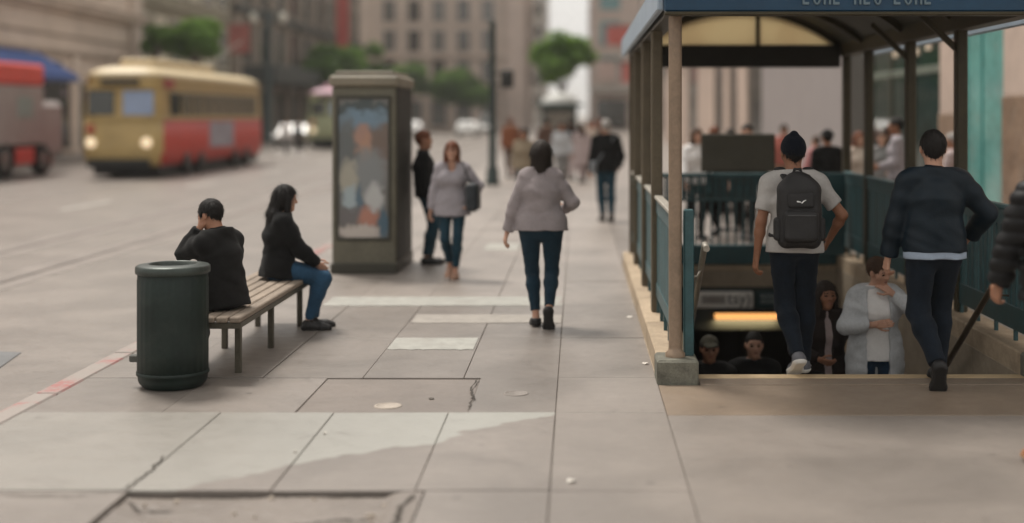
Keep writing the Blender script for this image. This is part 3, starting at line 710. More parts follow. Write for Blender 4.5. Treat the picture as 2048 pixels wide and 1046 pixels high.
# back railing
r = empty('railing', None, None, (2.0, 9.4, 0)); r.parent = E; r.location = (0, 0, 0); ORG[r.name] = ORG[E.name]
MB().box(.76, 3.27, 16.40, 16.46, 1.10, 1.15, b=.008).build('top_rail', teal2, r)
MB().box(.76, 3.27, 16.415, 16.445, .80, .83, b=.004).build('mid_rail', teal, r)
MB().box(.84, 3.19, 16.30, 16.42, .03, .27, b=.01).build('lower_beam', teal, r)
x = .86; i = 0
while x < 3.24:
    MB().box(x-.011, x+.011, 16.42, 16.442, .268, 1.102, b=.003).build('baluster', teal, r)
    if x < 2.62: MB().box(x+.026, x+.074, 16.422, 16.44, .828, 1.10, b=.003).build('slat', teal, r)
    x += .1 if x < 2.62 else .13; i += 1
MB().box(2.98, 3.27, 16.20, 16.26, .15, 1.16, b=.006).build('panel', teal, r)
px0, px1 = at(1402, 0, 16.33)[0], at(1550, 0, 16.33)[0]
MB().box(px0, px1, 16.30, 16.36, 1.17, 1.64, b=.012).build('notice_board', M('board_olive', (.085, .08, .06), .6, .15, 3), E)
MB().box(px0+.025, px1-.025, 16.293, 16.302, 1.195, 1.615, b=.002).build('board_panel', M('board_face', (.10, .093, .07), .55, .12, 3), E)
for bx in (px0+.1, px1-.1): MB().box(bx-.02, bx+.02, 16.362, 16.40, .9, 1.5, b=.004).build('board_bracket', teal, E)
x0, y0_, z0 = at(1713, 509, 16.29); MB().box(x0-.055, x0+.055, 16.29, 16.297, z0-.06, z0+.06, b=.002).build('sticker', M('sticker_white', (.75, .73, .68), .6, .06, 20), E)
# canopy
MB().box(.60, 3.62, 9.16, 9.25, 2.585, 3.05, b=.012).build('fascia', blue, E)
MB().box(.60, 3.62, 9.15, 9.26, 2.56, 2.585, b=.006).build('fascia_trim', dbronze, E)
lm = M('letter_pale', (.12, .17, .20), .5, .12, 5)
for i, xx in enumerate(np.linspace(1.56, 2.40, 13)):    # only the feet of the raised letters show under the frame edge
    if i in (4, 8): continue
    m = MB(); k2 = i % 3; wdt = .05
    if k2 == 0: m.box(xx-.006, xx+.008, 9.145, 9.162, 2.632, 2.76, b=.002); m.box(xx, xx+wdt*.8, 9.146, 9.162, 2.632, 2.65, b=.002)
    elif k2 == 1: m.tube([(xx+.024+.022*math.cos(t), 9.152, 2.69+.055*math.sin(t)) for t in np.linspace(0, 6.283, 17)], .008, 6)
    else: m.box(xx, xx+.014, 9.145, 9.162, 2.632, 2.76, b=.002); m.box(xx+.036, xx+.05, 9.145, 9.162, 2.632, 2.76, b=.002)
    m.build('letter', lm, E)
for xa, xb in ((.555, .605), (3.60, 3.65)):
    MB().box(xa, xb, 9.25, 16.7, 2.60, 2.82, b=.01).build('side_fascia', greyb, E)
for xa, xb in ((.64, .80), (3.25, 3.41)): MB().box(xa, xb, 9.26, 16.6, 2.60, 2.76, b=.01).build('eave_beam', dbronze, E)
AC, AH, AZ, RISE = 2.02, 1.24, 2.735, .44
Rr = (AH*AH+RISE*RISE)/(2*RISE); zc = AZ+RISE-Rr; amax = math.asin(AH/Rr)
def arc(t, dr=0): a = -amax+2*amax*t; return (AC+(Rr+dr)*math.sin(a), zc+(Rr+dr)*math.cos(a))
vm, vnt, vb = new_mat('canopy_glazing'); vb.inputs['Base Color'].default_value = (.62, .52, .36, 1); vb.inputs['Roughness'].default_value = .5
tr = vnt.nodes.new('ShaderNodeBsdfTranslucent'); mx = vnt.nodes.new('ShaderNodeMixShader'); vp = vnt.nodes.new('ShaderNodeNewGeometry').outputs['Position']
tc = mixc(vnt, ramp(vnt, noise(vnt, vp, 1.6, 5), .35, .7), (.98, .88, .66), (.88, .76, .56)); vnt.links.new(tc, tr.inputs[0]); mx.inputs[0].default_value = .6
vnt.links.new(vb.outputs[0], mx.inputs[1]); vnt.links.new(tr.outputs[0], mx.inputs[2]); vnt.links.new(mx.outputs[0], vnt.nodes['Material Output'].inputs[0])
for yy in PY:
    m = MB(); n = 20; rings = []
    for i in range(n+1):
        (xa, za), (xb, zb) = arc(i/n, -.045), arc(i/n, .02); rings.append([(xa, yy-.03, za), (xa, yy+.03, za), (xb, yy+.03, zb), (xb, yy-.03, zb)])
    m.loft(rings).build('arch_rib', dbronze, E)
for j in range(len(PY)-1):
    for c in range(4):
        m = MB(); rings = []
        for i in range(6):
            t = (c+i/5)/4; (xa, za), (xb, zb) = arc(t, .022), arc(t, .034); rings.append([(xa, PY[j]+.01, za), (xa, PY[j+1]-.01, za), (xb, PY[j+1]-.01, zb), (xb, PY[j]+.01, zb)])
        m.loft(rings).build('roof_pane', M('roof_olive', (.05, .045, .028), .6, .2, 2), E)
for xx in (AC-.42, AC, AC+.42):
    t = .5+math.asin((xx-AC)/Rr)/(2*amax); MB().box(xx-.025, xx+.025, 9.4, 16.4, arc(t, -.02)[1], arc(t, .02)[1], b=.005).build('purlin', dbronze, E)
mx0 = at(1515, 0, 16.45)[0]
for xa, xb in ((AC-AH+.03, mx0-.02), (mx0+.02, AC+AH-.03)):   # lunette panes at the far end
    m = MB(); n = 12; top = []
    for i in range(n+1):
        xx = xa+(xb-xa)*i/n; top.append((xx, zc+math.sqrt(max(0, (Rr-.045)**2-(xx-AC)**2))))
    f = [(xa, AZ+.005)]+[q for q in top if q[1] > AZ+.006]+[(xb, AZ+.005)]
    m.loft([[(q[0], 16.44, q[1]) for q in f], [(q[0], 16.455, q[1]) for q in f]]).build('lunette_pane', vm, E)
MB().box(mx0-.022, mx0+.022, 16.41, 16.48, AZ, arc(.5, -.03)[1], b=.004).build('lunette_mullion', dbronze, E)
MB().box(.80, 3.25, 16.36, 16.56, 2.46, 2.735, b=.01).build('header', darkm, E)  # near-black colour holds the header's backlit darkness
for yy in (11.55, 13.3): MB().bar((3.30, yy, 2.45), (2.95, yy, 2.78), .05, .05).build('brace', dbronze, E)
# stairs going down, walls, passage
st = empty('staircase', None, None, (2.0, 9.4, 0)); st.parent = E; st.location = (0, 0, 0); ORG[st.name] = ORG[E.name]
SX0, SX1, SY, RUN, RISEs = .838, 3.192, 9.53, .28, .185
MB().box(SX0, SX1, 9.405, SY+.01, -.12, .004, b=.006).build('nosing', M('nosing_tan', (.46, .34, .20), .6, .15, 8, 0, .2, 100), st)
stepm = M('step_concrete', (.20, .175, .14), .8, .25, 4, 0, .25, 90)
for i in range(1, 25): MB().box(SX0, SX1, SY+RUN*(i-1), SY+RUN*i+.02, -RISEs*i-.25, -RISEs*i, b=.006).build('step', stepm, st)
ZB = -RISEs*25
def step_z(y): return 0 if y < SY else -RISEs*min(25, math.floor((y-SY)/RUN)+1)
for x0_, x1_ in ((HX0-.05, SX0), (SX1, HX1+.05)):
    w_ = empty('stair_wall', None, None, (2.0, 9.4, 0)); w_.parent = E; w_.location = (0, 0, 0); ORG[w_.name] = ORG[E.name]
    for j, yy in enumerate(np.arange(9.56, 16.4, 1.14)):
        for kz in range(5):
            z1 = -.005-kz*.95; MB().box(x0_, x1_, yy+.004, min(16.62, yy+1.136), z1-.942, z1, b=.004).build('wall_panel', wallst, w_)
    MB().box(x0_+.02, x1_-.02, 9.5, 26, -5.2, -.17).build('wall_core', darkm, w_)
hd_ = MB
for xa, xb in zip((SX0+.002, 1.42, 2.14, 2.86), (1.417, 2.137, 2.857, SX1-.002)): MB().box(xa, xb, 16.34, 16.6, -.25, -.052, b=.004).build('header_panel', wallst, E)
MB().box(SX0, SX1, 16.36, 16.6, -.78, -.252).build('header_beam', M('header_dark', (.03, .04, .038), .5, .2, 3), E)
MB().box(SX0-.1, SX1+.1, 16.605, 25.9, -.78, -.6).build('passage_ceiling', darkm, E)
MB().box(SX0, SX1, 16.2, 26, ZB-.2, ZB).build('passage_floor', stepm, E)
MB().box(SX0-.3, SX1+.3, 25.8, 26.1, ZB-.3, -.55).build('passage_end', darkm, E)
xs0, _, zs1 = at(1392, 583, 16.33); xs1, _, zs0 = at(1506, 616, 16.33)
sg = MB().box(xs0, xs1, 16.32, 16.358, zs0, zs1, b=.01).build('direction_sign', M('sign_white', (.8, .78, .74), .5, .1, 5), E)
MB().box(xs0+.07, xs0+.36, 16.314, 16.321, zs0+.055, zs1-.05, b=.001).build('sign_smudge', M('sign_grey', (.33, .31, .29), .6, .3, 30), sg)
def text(txt, size, loc, mat, parent, name='lettering'):
    cu = bpy.data.curves.new(name, 'FONT'); cu.body = txt; cu.size = size; cu.extrude = .002; cu.resolution_u = 3
    t = bpy.data.objects.new(name, cu); COL.objects.link(t); dg = bpy.context.evaluated_depsgraph_get()
    me = bpy.data.meshes.new_from_object(t.evaluated_get(dg)); bpy.data.objects.remove(t); me.name = name
    og = ORG[parent.name]; me.transform(Matrix.Translation(Vector(loc)-og) @ Matrix.Rotation(R(90), 4, 'X'))
    me.materials.clear(); me.materials.append(mat); return link(name, me, parent)
ink = M('ink', (.02, .02, .02), .6, .1, 9)
text('tsy)', .20, (xs0+.385, 16.315, zs0+.055), ink, sg)
sg2 = MB().box(at(1512, 0, 16.33)[0], at(1590, 0, 16.33)[0], 16.33, 16.358, zs0, zs1, b=.006).build('dark_sign', M('sign_teal_dark', (.02, .05, .055), .5, .15, 5), E)
for j, zz in enumerate((zs1-.035, zs1-.10)):
    for i in range(5 if j == 0 else 4):
        xx = at(1522, 0, 16.33)[0]+i*.048; m = MB(); m.box(xx, xx+.01, 16.324, 16.331, zz-.048, zz, b=.001); m.box(xx+.022, xx+.03, 16.324, 16.331, zz-.048, zz-.01*(i % 2), b=.001); m.box(xx, xx+.03, 16.325, 16.331, zz-.03+.012*(i % 3), zz-.02+.012*(i % 3), b=.001)
        m.build('sign_glyph', M('glyph_grey', (.30, .33, .34), .6, .1, 9), sg2)
xl0, _, zl = at(1430, 632, 16.3); xl1 = at(1555, 0, 16.3)[0]
MB().box(xl0-.05, xl1+.05, 16.28, 16.355, zl+.035, zl+.075, b=.005).build('lamp_housing', darkm, E)
MB().box(xl0, xl1, 16.27, 16.35, zl-.04, zl+.033, b=.01).build('lamp_tube', emit_mat('lamp_warm', (.9, .42, .13), .95), E)
al_ = bpy.data.lights.new('lamp_glow', 'AREA'); al_.shape = 'RECTANGLE'; al_.size = xl1-xl0; al_.size_y = .06; al_.energy = 5; al_.color = (1, .66, .36)
alo = bpy.data.objects.new('lamp_glow', al_); COL.objects.link(alo); alo.location = ((xl0+xl1)/2-2.0, 16.31-9.4, zl-.05); alo.parent = E
# handrails
rl = M('handrail', (.11, .085, .055), .4, .2, 9, .5)
sl_r = RISEs/RUN
def hr(x, y0, y1, z0, mat, r=.024):
    y0s = y0; m = MB(); zz = lambda yy: z0-sl_r*(yy-y0s)
    m.tube([(x, y0-.12, z0-.02), (x, y0, z0), (x, y1, zz(y1))], r, 10); o = m.build('handrail', mat, E)
    for yy in np.arange(y0+.3, y1, 1.3): 
        sgn = -1 if x < 2 else 1; m = MB(); m.tube([(x, yy, zz(yy)-.02), (x+sgn*.03, yy, zz(yy)-.07), (x+sgn*.115, yy, zz(yy)-.075)], .009, 6); m.build('bracket', mat, o)
hr(.925, 9.62, 16.2, .93, worn); hr(3.09, 9.55, 16.2, .80, rl)
# ------------------------------------------------------------ street furniture on the sidewalk
# bin
x, d = gp(328, 782); d += .2
gm = M('bin_green', (.010, .018, .0145), .5, .35, 4, 0, .1, 60, .3, dirt=.3, dirtcol=(.07, .07, .06)); t = empty('trash_bin', 'round dark green metal trash bin in front of the bench', 'trash bin', (x, d, 0))
fl = lambda a, z: .012*abs(math.sin(a*14))**.6 if .1 < z < .74 else 0
MB().lathe((x, d, 0), [(.20, .0), (.225, .03), (.232, .05), (.236, .10)]+[(.236, z) for z in (.101, .25, .4, .55, .739)]+[(.236, .742), (.236, .78)], 112, flute=fl).build('body', gm, t)
MB().lathe((x, d, 0), [(.236, .775), (.25, .78), (.252, .80), (.25, .825), (.238, .835), (.17, .845), (.16, .84), (.15, .80)], 48).build('rim', M('bin_rim', (.05, .06, .053), .4, .25, 6, .4, dirt=.3), t)
MB().lathe((x, d, 0), [(.15, .80), (.14, .6), (.001, .55)], 32).build('liner', M('bin_liner', (.01, .01, .01), .6), t)
MB().lathe((x, d, 0), [(.236, .08), (.244, .085), (.244, .105), (.236, .11)], 48).build('base_band', gm, t)
MB().box(x-.30, x-.235, d-.02, d+.03, .16, .21, b=.008).build('lock', M('lock_steel', (.12, .12, .11), .4, .2, 5, .7), t)
# bench
bx0, bx1, by0, by1, bz = -2.92, -2.36, 9.3, 12.05, .45
B = empty('bench', 'long backless bench with tan slats and metal legs by the kerb', 'bench', ((bx0+bx1)/2, (by0+by1)/2, 0))
wd = M('bench_wood', (.25, .20, .155), .7, .25, 6, 0, .3, 40, .3, stretch=(6, .6, 6), rnd=.12); mt = M('bench_metal', (.085, .075, .055), .5, .25, 6, .4)
n = 6; w_ = (bx1-bx0)/n
for i in range(n): MB().box(bx0+i*w_+.006, bx0+(i+1)*w_-.006, by0, by1, bz-.04, bz, b=.008).build('slat', wd, B)
for yy in (by0+.02, by1-.06): MB().box(bx0+.01, bx1-.01, yy, yy+.04, bz-.085, bz-.042, b=.004).build('end_bar', mt, B)
for xx in (bx0+.01, bx1-.045): MB().box(xx, xx+.035, by0+.062, by1-.062, bz-.082, bz-.042, b=.004).build('rail', mt, B)
for yy in (by0+.28, by0+1.3, by1-.35):
    for xx in (bx0+.07, bx1-.12): MB().box(xx, xx+.045, yy, yy+.045, .0, bz-.083, b=.005).build('leg', mt, B)
    MB().box(bx0+.117, bx1-.122, yy+.008, yy+.038, bz-.12, bz-.088, b=.003).build('cross_bar', mt, B)
# advertising kiosk
kx0, kd = gp(664, 548); kx1 = gp(792, 548)[0]; dk = 1.45; zt = 2.36
K = empty('advertising_kiosk', 'tall olive advertising kiosk with a lit-looking poster panel, by the kerb', 'kiosk', ((kx0+kx1)/2, kd+dk/2, 0))
ol = M('kiosk_olive', (.125, .115, .083), .5, .22, 3, .1, .1, 80, dirt=.25); old = M('kiosk_dark', (.04, .037, .026), .5, .25, 3); olr = M('kiosk_roof', (.19, .165, .12), .55, .2, 3)
MB().box(kx0, kx1, kd, kd+dk, .0, zt-.16, b=.02).build('body', ol, K)
MB().box(kx0-.035, kx1+.035, kd-.035, kd+dk+.035, zt-.16, zt-.02, b=.03).build('cornice', olr, K)
MB().box(kx0+.03, kx1-.03, kd+.03, kd+dk-.03, zt-.02, zt+.03, b=.02).build('roof', olr, K)
MB().box(kx0-.02, kx1+.02, kd-.02, kd+dk+.02, .0, .13, b=.015).build('plinth', old, K)
fx0, fx1, fz0, fz1 = kx0+.08, kx1-.09, .43, 2.06
for q in ((fx0-.03, fx1+.03, fz1, fz1+.035), (fx0-.03, fx1+.03, fz0-.035, fz0), (fx0-.03, fx0, fz0, fz1), (fx1, fx1+.03, fz0, fz1)):
    MB().box(q[0], q[1], kd-.028, kd+.01, q[2], q[3], b=.005).build('frame_bar', old, K)
pm, pnt, pb = new_mat('poster'); po = pnt.nodes.new('ShaderNodeNewGeometry').outputs['Position']   # flat print: a figure in jeans against a blue band
spx = pnt.nodes.new('ShaderNodeSeparateXYZ'); pnt.links.new(po, spx.inputs[0])
U = math_n(pnt, 'DIVIDE', math_n(pnt, 'SUBTRACT', spx.outputs[0], fx0), fx1-fx0); Vv = math_n(pnt, 'DIVIDE', math_n(pnt, 'SUBTRACT', spx.outputs[2], fz0), fz1-fz0)
wb = math_n(pnt, 'MULTIPLY', math_n(pnt, 'SUBTRACT', noise(pnt, po, 7, 4), .5), .25); U = math_n(pnt, 'ADD', U, wb); Vv = math_n(pnt, 'ADD', Vv, wb)
pc = None
def blob(c0, u, v, ru, rv, col, soft=.75):
    e = math_n(pnt, 'ADD', math_n(pnt, 'POWER', math_n(pnt, 'ABSOLUTE', math_n(pnt, 'DIVIDE', math_n(pnt, 'SUBTRACT', U, u), ru)), 2.0), math_n(pnt, 'POWER', math_n(pnt, 'ABSOLUTE', math_n(pnt, 'DIVIDE', math_n(pnt, 'SUBTRACT', Vv, v), rv)), 2.0))
    return mixc(pnt, ramp(pnt, e, 1+soft, 1-soft), c0, col)
pc = (.12, .115, .105)
for a in ((.5, .93, .8, .05, (.035, .05, .05)), (.5, .85, .6, .07, (.13, .20, .26)), (.85, .62, .3, .2, (.14, .10, .08)), (.12, .55, .2, .3, (.10, .11, .11)), (.48, .72, .17, .09, (.33, .19, .14)), (.55, .62, .12, .10, (.36, .20, .13)),
          (.62, .47, .35, .17, (.19, .20, .20)), (.2, .42, .18, .14, (.33, .31, .25)), (.22, .27, .16, .1, (.30, .36, .38)), (.72, .28, .2, .1, (.42, .42, .41)), (.42, .27, .08, .1, (.08, .13, .17)), (.6, .14, .2, .07, (.38, .17, .12)), (.2, .16, .2, .06, (.12, .11, .11)), (.4, .03, .5, .06, (.45, .40, .36)), (.92, .1, .1, .12, (.06, .11, .15))):
    pc = blob(pc, *a)
pnt.links.new(pc, pb.inputs['Base Color']); pb.inputs['Roughness'].default_value = .25; pb.inputs['Coat Weight'].default_value = .4
MB().box(fx0, fx1, kd-.012, kd-.004, fz0, fz1).build('poster', pm, K)
MB().box(kx1-.005, kx1+.012, kd+.05, kd+dk-.05, .14, 2.19, b=.004).build('shade_panel', M('kiosk_side_shade', (.014, .014, .010), .6, .2, 3), K)  # near-black panel puts the right side's shade into colour
# traffic signal
sx_, sd_ = gp(985, 370); T = empty('traffic_signal', 'dark green traffic signal pole beyond the person in the grey sweatshirt', 'traffic signal', (sx_, sd_, 0))
pg = M('pole_green', (.035, .05, .047), .5, .25, 3, .2)
MB().lathe((sx_, sd_, 0), [(.2, 0), (.2, .08), (.17, .12), (.16, .42), (.11, .5), (.1, 1.5), (.085, 4.25), (.1, 4.3), (.05, 4.42), (.001, 4.45)], 16).build('pole', pg, T)
hx, _, hz = at(1014, 158, sd_)
hsg = MB().box(hx-.17, hx+.17, sd_-.12, sd_+.12, hz-.24, hz+.24, b=.03).build('signal_head', M('signal_black', (.018, .02, .018), .5), T)
for zz in (hz+.11, hz-.11): MB().lathe((hx, sd_-.13, zz), [(.085, -.02), (.085, .02), (.06, .03), (.001, .03)], 12).build('lens', M('lens_dark', (.03, .025, .02), .3), hsg)
MB().bar((sx_, sd_, hz+.15), (hx, sd_, hz+.15), .04, .04).build('bracket_arm', pg, T); MB().bar((sx_, sd_, hz-.15), (hx, sd_, hz-.15), .04, .04).build('bracket_arm', pg, T)
# news stand far down the sidewalk
nx, nd = gp(1112, 296); nx += .2
N = empty('news_stand', 'small dark green news stand with a pale domed top down the sidewalk', 'news stand', (nx, nd, 0)); ng = M('stand_green', (.025, .05, .045), .6, .2, 3)
MB().box(nx-1.0, nx+1.0, nd, nd+1.6, 0, 2.35, b=.05).build('body', ng, N); MB().box(nx-1.35, nx+1.35, nd-.5, nd+2.0, 2.35, 2.55, b=.05).build('canopy', ng, N)
MB().lathe((nx, nd+.8, 2.55), [(1.1, 0), (.95, .3), (.6, .5), (.2, .6), (.001, .62)], 20).build('dome', M('dome_pale', (.45, .45, .42), .5, .1, 2), N)
MB().box(nx-.8, nx+.8, nd-.03, nd+.01, .9, 2.1, b=.01).build('display_rack', M('rack', (.2, .18, .15), .7, .6, 8), N)
# ------------------------------------------------------------ streetcars
def rr_plan(x0, x1, y0, y1, rad, n=7):
    pts = []
    for cx_, cy_, a0 in ((x1-rad, y0+rad, -90), (x1-rad, y1-rad, 0), (x0+rad, y1-rad, 90), (x0+rad, y0+rad, 180)):
        for i in range(n+1): a = R(a0+90*i/n); pts.append((cx_+rad*math.cos(a), cy_+rad*math.sin(a)))
    return pts
def streetcar(label, x0, x1, y0, L, cols, adcol):
    zr = -.14; y1 = y0+L; t = empty('streetcar', label, 'streetcar', ((x0+x1)/2, (y0+y1)/2, zr)); front, side, band, roof = cols
    def ring(z, ins, rad=.55): return [(p[0], p[1], zr+z) for p in rr_plan(x0+ins, x1-ins, y0+ins*1.2, y1-ins*1.2, max(.1, rad-ins*.3))]
    def shell(name, lev, fm, sm, cap=False):
        rings = [ring(z, i) for z, i in lev]; m = MB(); m.loft(rings, sm=True, cap=cap)
        for i, f in enumerate(m.f):
            c = sum(m.v[k][1] for k in f)/len(f); xm = sum(m.v[k][0] for k in f)/len(f); m.m[i] = 0 if c < y0+.38 or (c > y1-.38) else 1
        return m.build(name, [fm, sm], t)
    shell('lower_body', [(.38, .12), (.5, .03), (.8, 0), (1.85, 0)], front, side, True)
    shell('belt_moulding', [(1.85, -.015), (1.92, -.015), (1.92, .0)], front, band)
    shell('window_band', [(1.92, .01), (2.85, .06)], front, band)
    shell('upper_band', [(2.85, .05), (2.9, .03), (3.2, .08)], front, band)
    shell('roof', [(3.2, .06), (3.24, .03), (3.38, .16), (3.5, .36), (3.58, .7), (3.6, 1.0)], roof, roof, True)
    MB().box((x0+x1)/2-.55, (x0+x1)/2+.55, y0+1.6, y1-5, zr+3.6, zr+3.86, b=.08).build('roof_monitor', roof, t)
    MB().bar(((x0+x1)/2, y1-4.5, zr+3.7), ((x0+x1)/2, y1+1.5, zr+5.2), .06, .06).build('trolley_pole', mt, t)
    gd = glass_mat('tram_glass', (.022, .026, .02)); gb = M('tram_reflect_blue', (.28, .36, .52), .3, .12, 2, spec=.6); xm = (x0+x1)/2  # right pane: a bluish reflection painted in as colour
    fr = .5; w2 = xm-.10
    MB().box(x0+.28, xm-.17, y0-.005, y0+.09, zr+2.0, zr+2.78, b=.03).build('windshield', gd, t)
    MB().box(xm+.10, x1-.22, y0-.005, y0+.09, zr+2.0, zr+2.78, b=.03).build('windshield', gb, t)
    MB().box(xm-.6, xm+.6, y0-.02, y0+.12, zr+2.92, zr+3.15, b=.03).build('destination_sign', M('dest_dark', (.06, .045, .02), .5), t)
    MB().box(x0+.2, x1-.2, y0-.06, y0+.2, zr+2.80, zr+2.86, b=.02).build('visor', front, t)
    for hx_ in (x0+.38, x1-.42):
        h = MB().lathe((0, 0, 0), [(.17, 0), (.17, .03), (.14, .05), (.11, .06), (.001, .062)], 18); h.v = [(hx_+v[0], y0-.01-v[2], zr+1.14+v[1]) for v in h.v]; o = h.build('headlight', emit_mat('headlight_warm', (.9, .72, .48), .5), t)
    MB().box(x0+.3, x1-.3, y0-.22, y0+.05, zr+.36, zr+.62, b=.05).build('bumper', M('tram_black', (.015, .015, .014), .6), t)
    MB().box(x0+.22, x0+.5, y0-.02, y0+.05, zr+1.42, zr+1.72, b=.02).build('route_plate', M('plate_red', (.38, .09, .05), .5), t)
    MB().box(x0+.25, x1-.15, y0+.5, y1-.5, zr+.1, zr+.42, b=.05).build('underframe', M('tram_black', (.015, .015, .014), .6), t)
    wg = glass_mat('tram_window', (.085, .072, .038), .15); n = 9; yw = y0+1.0; ww = (L-2.2)/n
    for i in range(n):
        for sx2 in (x0, x1): 
            s2 = -1 if sx2 == x0 else 1; MB().box(sx2-s2*.05, sx2+s2*.002, yw+i*ww+.09, yw+(i+1)*ww-.09, zr+1.99, zr+2.74, b=.02).build('window', gd if i == 0 else wg, t)
    MB().box(x1-.03, x1+.012, y0+5.6, y0+8.9, zr+.85, zr+1.78, b=.01).build('advert_panel', M(adcol[0], adcol[1], .5, .35, 2.5), t)
    MB().box(x1-.05, x1+.008, y0+.55, y0+1.5, zr+2.88, zr+3.14, b=.01).build('side_sign', M('side_red', (.30, .04, .035), .5), t)
    for yy in (y0+2.9, y0+4.6, y1-4.6, y1-2.9):
        for sx2 in (x0+.1, x1-.02):
            m = MB(); m.lathe((0, 0, 0), [(.001, .06), (.2, .06), (.36, .05), (.38, -.06), (.001, -.06)], 20); m.v = [(sx2+v[2], yy+v[0], zr+.385+v[1]) for v in m.v]; m.build('wheel', M('wheel_dark', (.02, .018, .016), .6), t)
    return t
gold = M('tram_gold', (.42, .30, .12), .45, .15, 1.5, 0, .03, 20, .4); tred = M('tram_red', (.42, .036, .022), .5, .15, 1.5, 0, .03, 20, .3); tband = M('tram_tan', (.36, .25, .105), .5, .15, 1.5); troof = M('tram_cream', (.55, .44, .26), .5, .12, 1.5)
sx1 = gp(320, 358, -.14)[0]; sy0 = gp(320, 358, -.14)[1]
streetcar('red and gold vintage streetcar with lit headlights, nearest on the tracks', sx1-2.55, sx1, sy0, 13.8, (gold, tred, tband, troof), ('advert_grey', (.27, .25, .29)))
pgn = M('tram_palegreen', (.32, .34, .20), .45, .15, 1.5); crm = M('tram_cream2', (.46, .40, .27), .45, .15, 1.5); pnk = M('tram_pink', (.50, .30, .36), .5, .15, 1.5)
streetcar('pale green and cream streetcar with pink roof, partly behind the kiosk', -15.75, -13.2, 77, 13.5, (pgn, crm, pgn, pnk), ('advert_green', (.12, .2, .14)))
# ------------------------------------------------------------ buildings (each a thing with walls, piers, windows, cornices)
wg_dark = glass_mat('glass_dark', (.02, .024, .022)); wg_grey = glass_mat('glass_grey', (.10, .105, .10), .15); wg_green = glass_mat('glass_green', (.012, .03, .026), .06, .35)
class Face:
    """a facade plane: u runs along it, o points outwards; boxes are given as (u0,u1,z0,z1,out0,out1)"""
    def __init__(s, p, u, o): s.p = Vector(p); s.u = Vector(u); s.o = Vector(o)
    def box(s, mb, u0, u1, z0, z1, o0, o1, b=.01):
        c = s.p+s.u*(u0+u1)/2+s.o*(o0+o1)/2+Vector((0, 0, (z0+z1)/2))
        return mb.obox(c, s.u, s.o, (0, 0, 1), ((u1-u0)/2, (o1-o0)/2, (z1-z0)/2), b)
    def part(s, name, mat, par, u0, u1, z0, z1, o0, o1, b=.01): m = MB(); s.box(m, u0, u1, z0, z1, o0, o1, b); return m.build(name, mat, par)
    def window(s, par, u0, u1, z0, z1, fm, gm_, mull=1, out=.0):
        m = MB(); t = .07
        for q in ((u0-t, u1+t, z1, z1+t), (u0-t, u1+t, z0-t, z0), (u0-t, u0, z0, z1), (u1, u1+t, z0, z1)): s.box(m, *q, out-.02, out+.07, .008)
        for i in range(mull): uc = u0+(u1-u0)*(i+1)/(mull+1); s.box(m, uc-.03, uc+.03, z0, z1, out-.01, out+.05, .005)
        s.box(m, u0, u1, (z0+z1)/2-.03, (z0+z1)/2+.03, out-.01, out+.045, .005)
        w_ = m.build('window', fm, par); m = MB(); s.box(m, u0, u1, z0, z1, out-.02, out+.012, 0); m.build('pane', gm_, w_)
        m = MB(); s.box(m, u0-.15, u1+.15, z0-t-.12, z0-t, out-.02, out+.16, .02); m.build('sill', fm, w_); return w_
def building(label, x0, x1, y0, y1, h, mat, base_out=0):
    b = empty('building', label, 'building', ((x0+x1)/2, (y0+y1)/2, -.14)); MB().box(x0, x1, y0, y1, -.2, h, b=.02).build('wall', mat, b); return b
def st(name, c, var=.14, rnd=0): return M(name, c, .85, var, .35, 0, .2, 20, .25, rnd=rnd, dirt=.25, dirtcol=tuple(x*.5 for x in c))
far = MB().box(-24.6, -20.6, -30, 600, -.19, 0).build('far_sidewalk', pav, kind='structure')
# 1: tan stone block at far left
tan1 = st('stone_tan', (.60, .50, .415)); tan1b = st('stone_tan_dark', (.36, .29, .23)); 
b = building('tan stone building with a heavy cornice at the far left', -44, -24.6, 28, 74, 17, tan1); f = Face((-24.6, 28, 0), (0, 1, 0), (1, 0, 0))
for z0, z1, o in ((6.75, 6.95, .25), (6.95, 7.25, .5), (7.25, 7.4, .65), (4.75, 4.95, .18), (5.6, 5.75, .08), (12, 12.4, .5)): f.part('cornice', tan1 if o > .2 else tan1b, b, -.1, 46.15, z0, z1, -.05, o, .03)
for i in range(9):
    u = 1.0+i*5.1; f.part('pilaster', tan1, b, u-.45, u+.45, 0, 4.74, -.05, .16, .03)
    if i < 8:
        f.window(b, u+.75, u+4.3, .5, 3.4, M('shop_frame', (.05, .05, .045), .5), wg_dark, 2); 
        for kk in (0, 1): f.window(b, u+.9+kk*1.9, u+2.2+kk*1.9, 8.2, 11, tan1b, wg_grey, 1)
f.part('corner_pier', st('stone_pale', (.52, .435, .365)), b, 44.6, 46.08, 0, 16.8, -.05, .3, .05)
f.part('doorway', M('door_dark', (.035, .033, .028), .5), b, 33.2, 35.2, 0, 4.4, -.03, .03)
# awnings
def awning(lab, xw, y0, y1, zt, zb, out, mat):
    m = MB(); m.loft([[(xw, y0, zb), (xw+out, y0, zb), (xw+out, y0, zb+.28), (xw, y0, zt)], [(xw, y1, zb), (xw+out, y1, zb), (xw+out, y1, zb+.28), (xw, y1, zt)]])
    a = empty('awning', lab, 'awning', (xw, (y0+y1)/2, zb)); m.build('canvas', mat, a); mm = MB(); mm.tube([(xw, y0+.1, zb+.02), (xw+out, y0+.1, zb+.02), (xw+out, y1-.1, zb+.02), (xw, y1-.1, zb+.02)], .03, 6); mm.build('frame', mt, a)
bl = M('awning_blue', (.06, .11, .30), .8, .15, 1)
awning('blue sloping canvas awning over the shop at far left', -24.55, 53.5, 60.2, 4.75, 3.35, 1.9, bl)
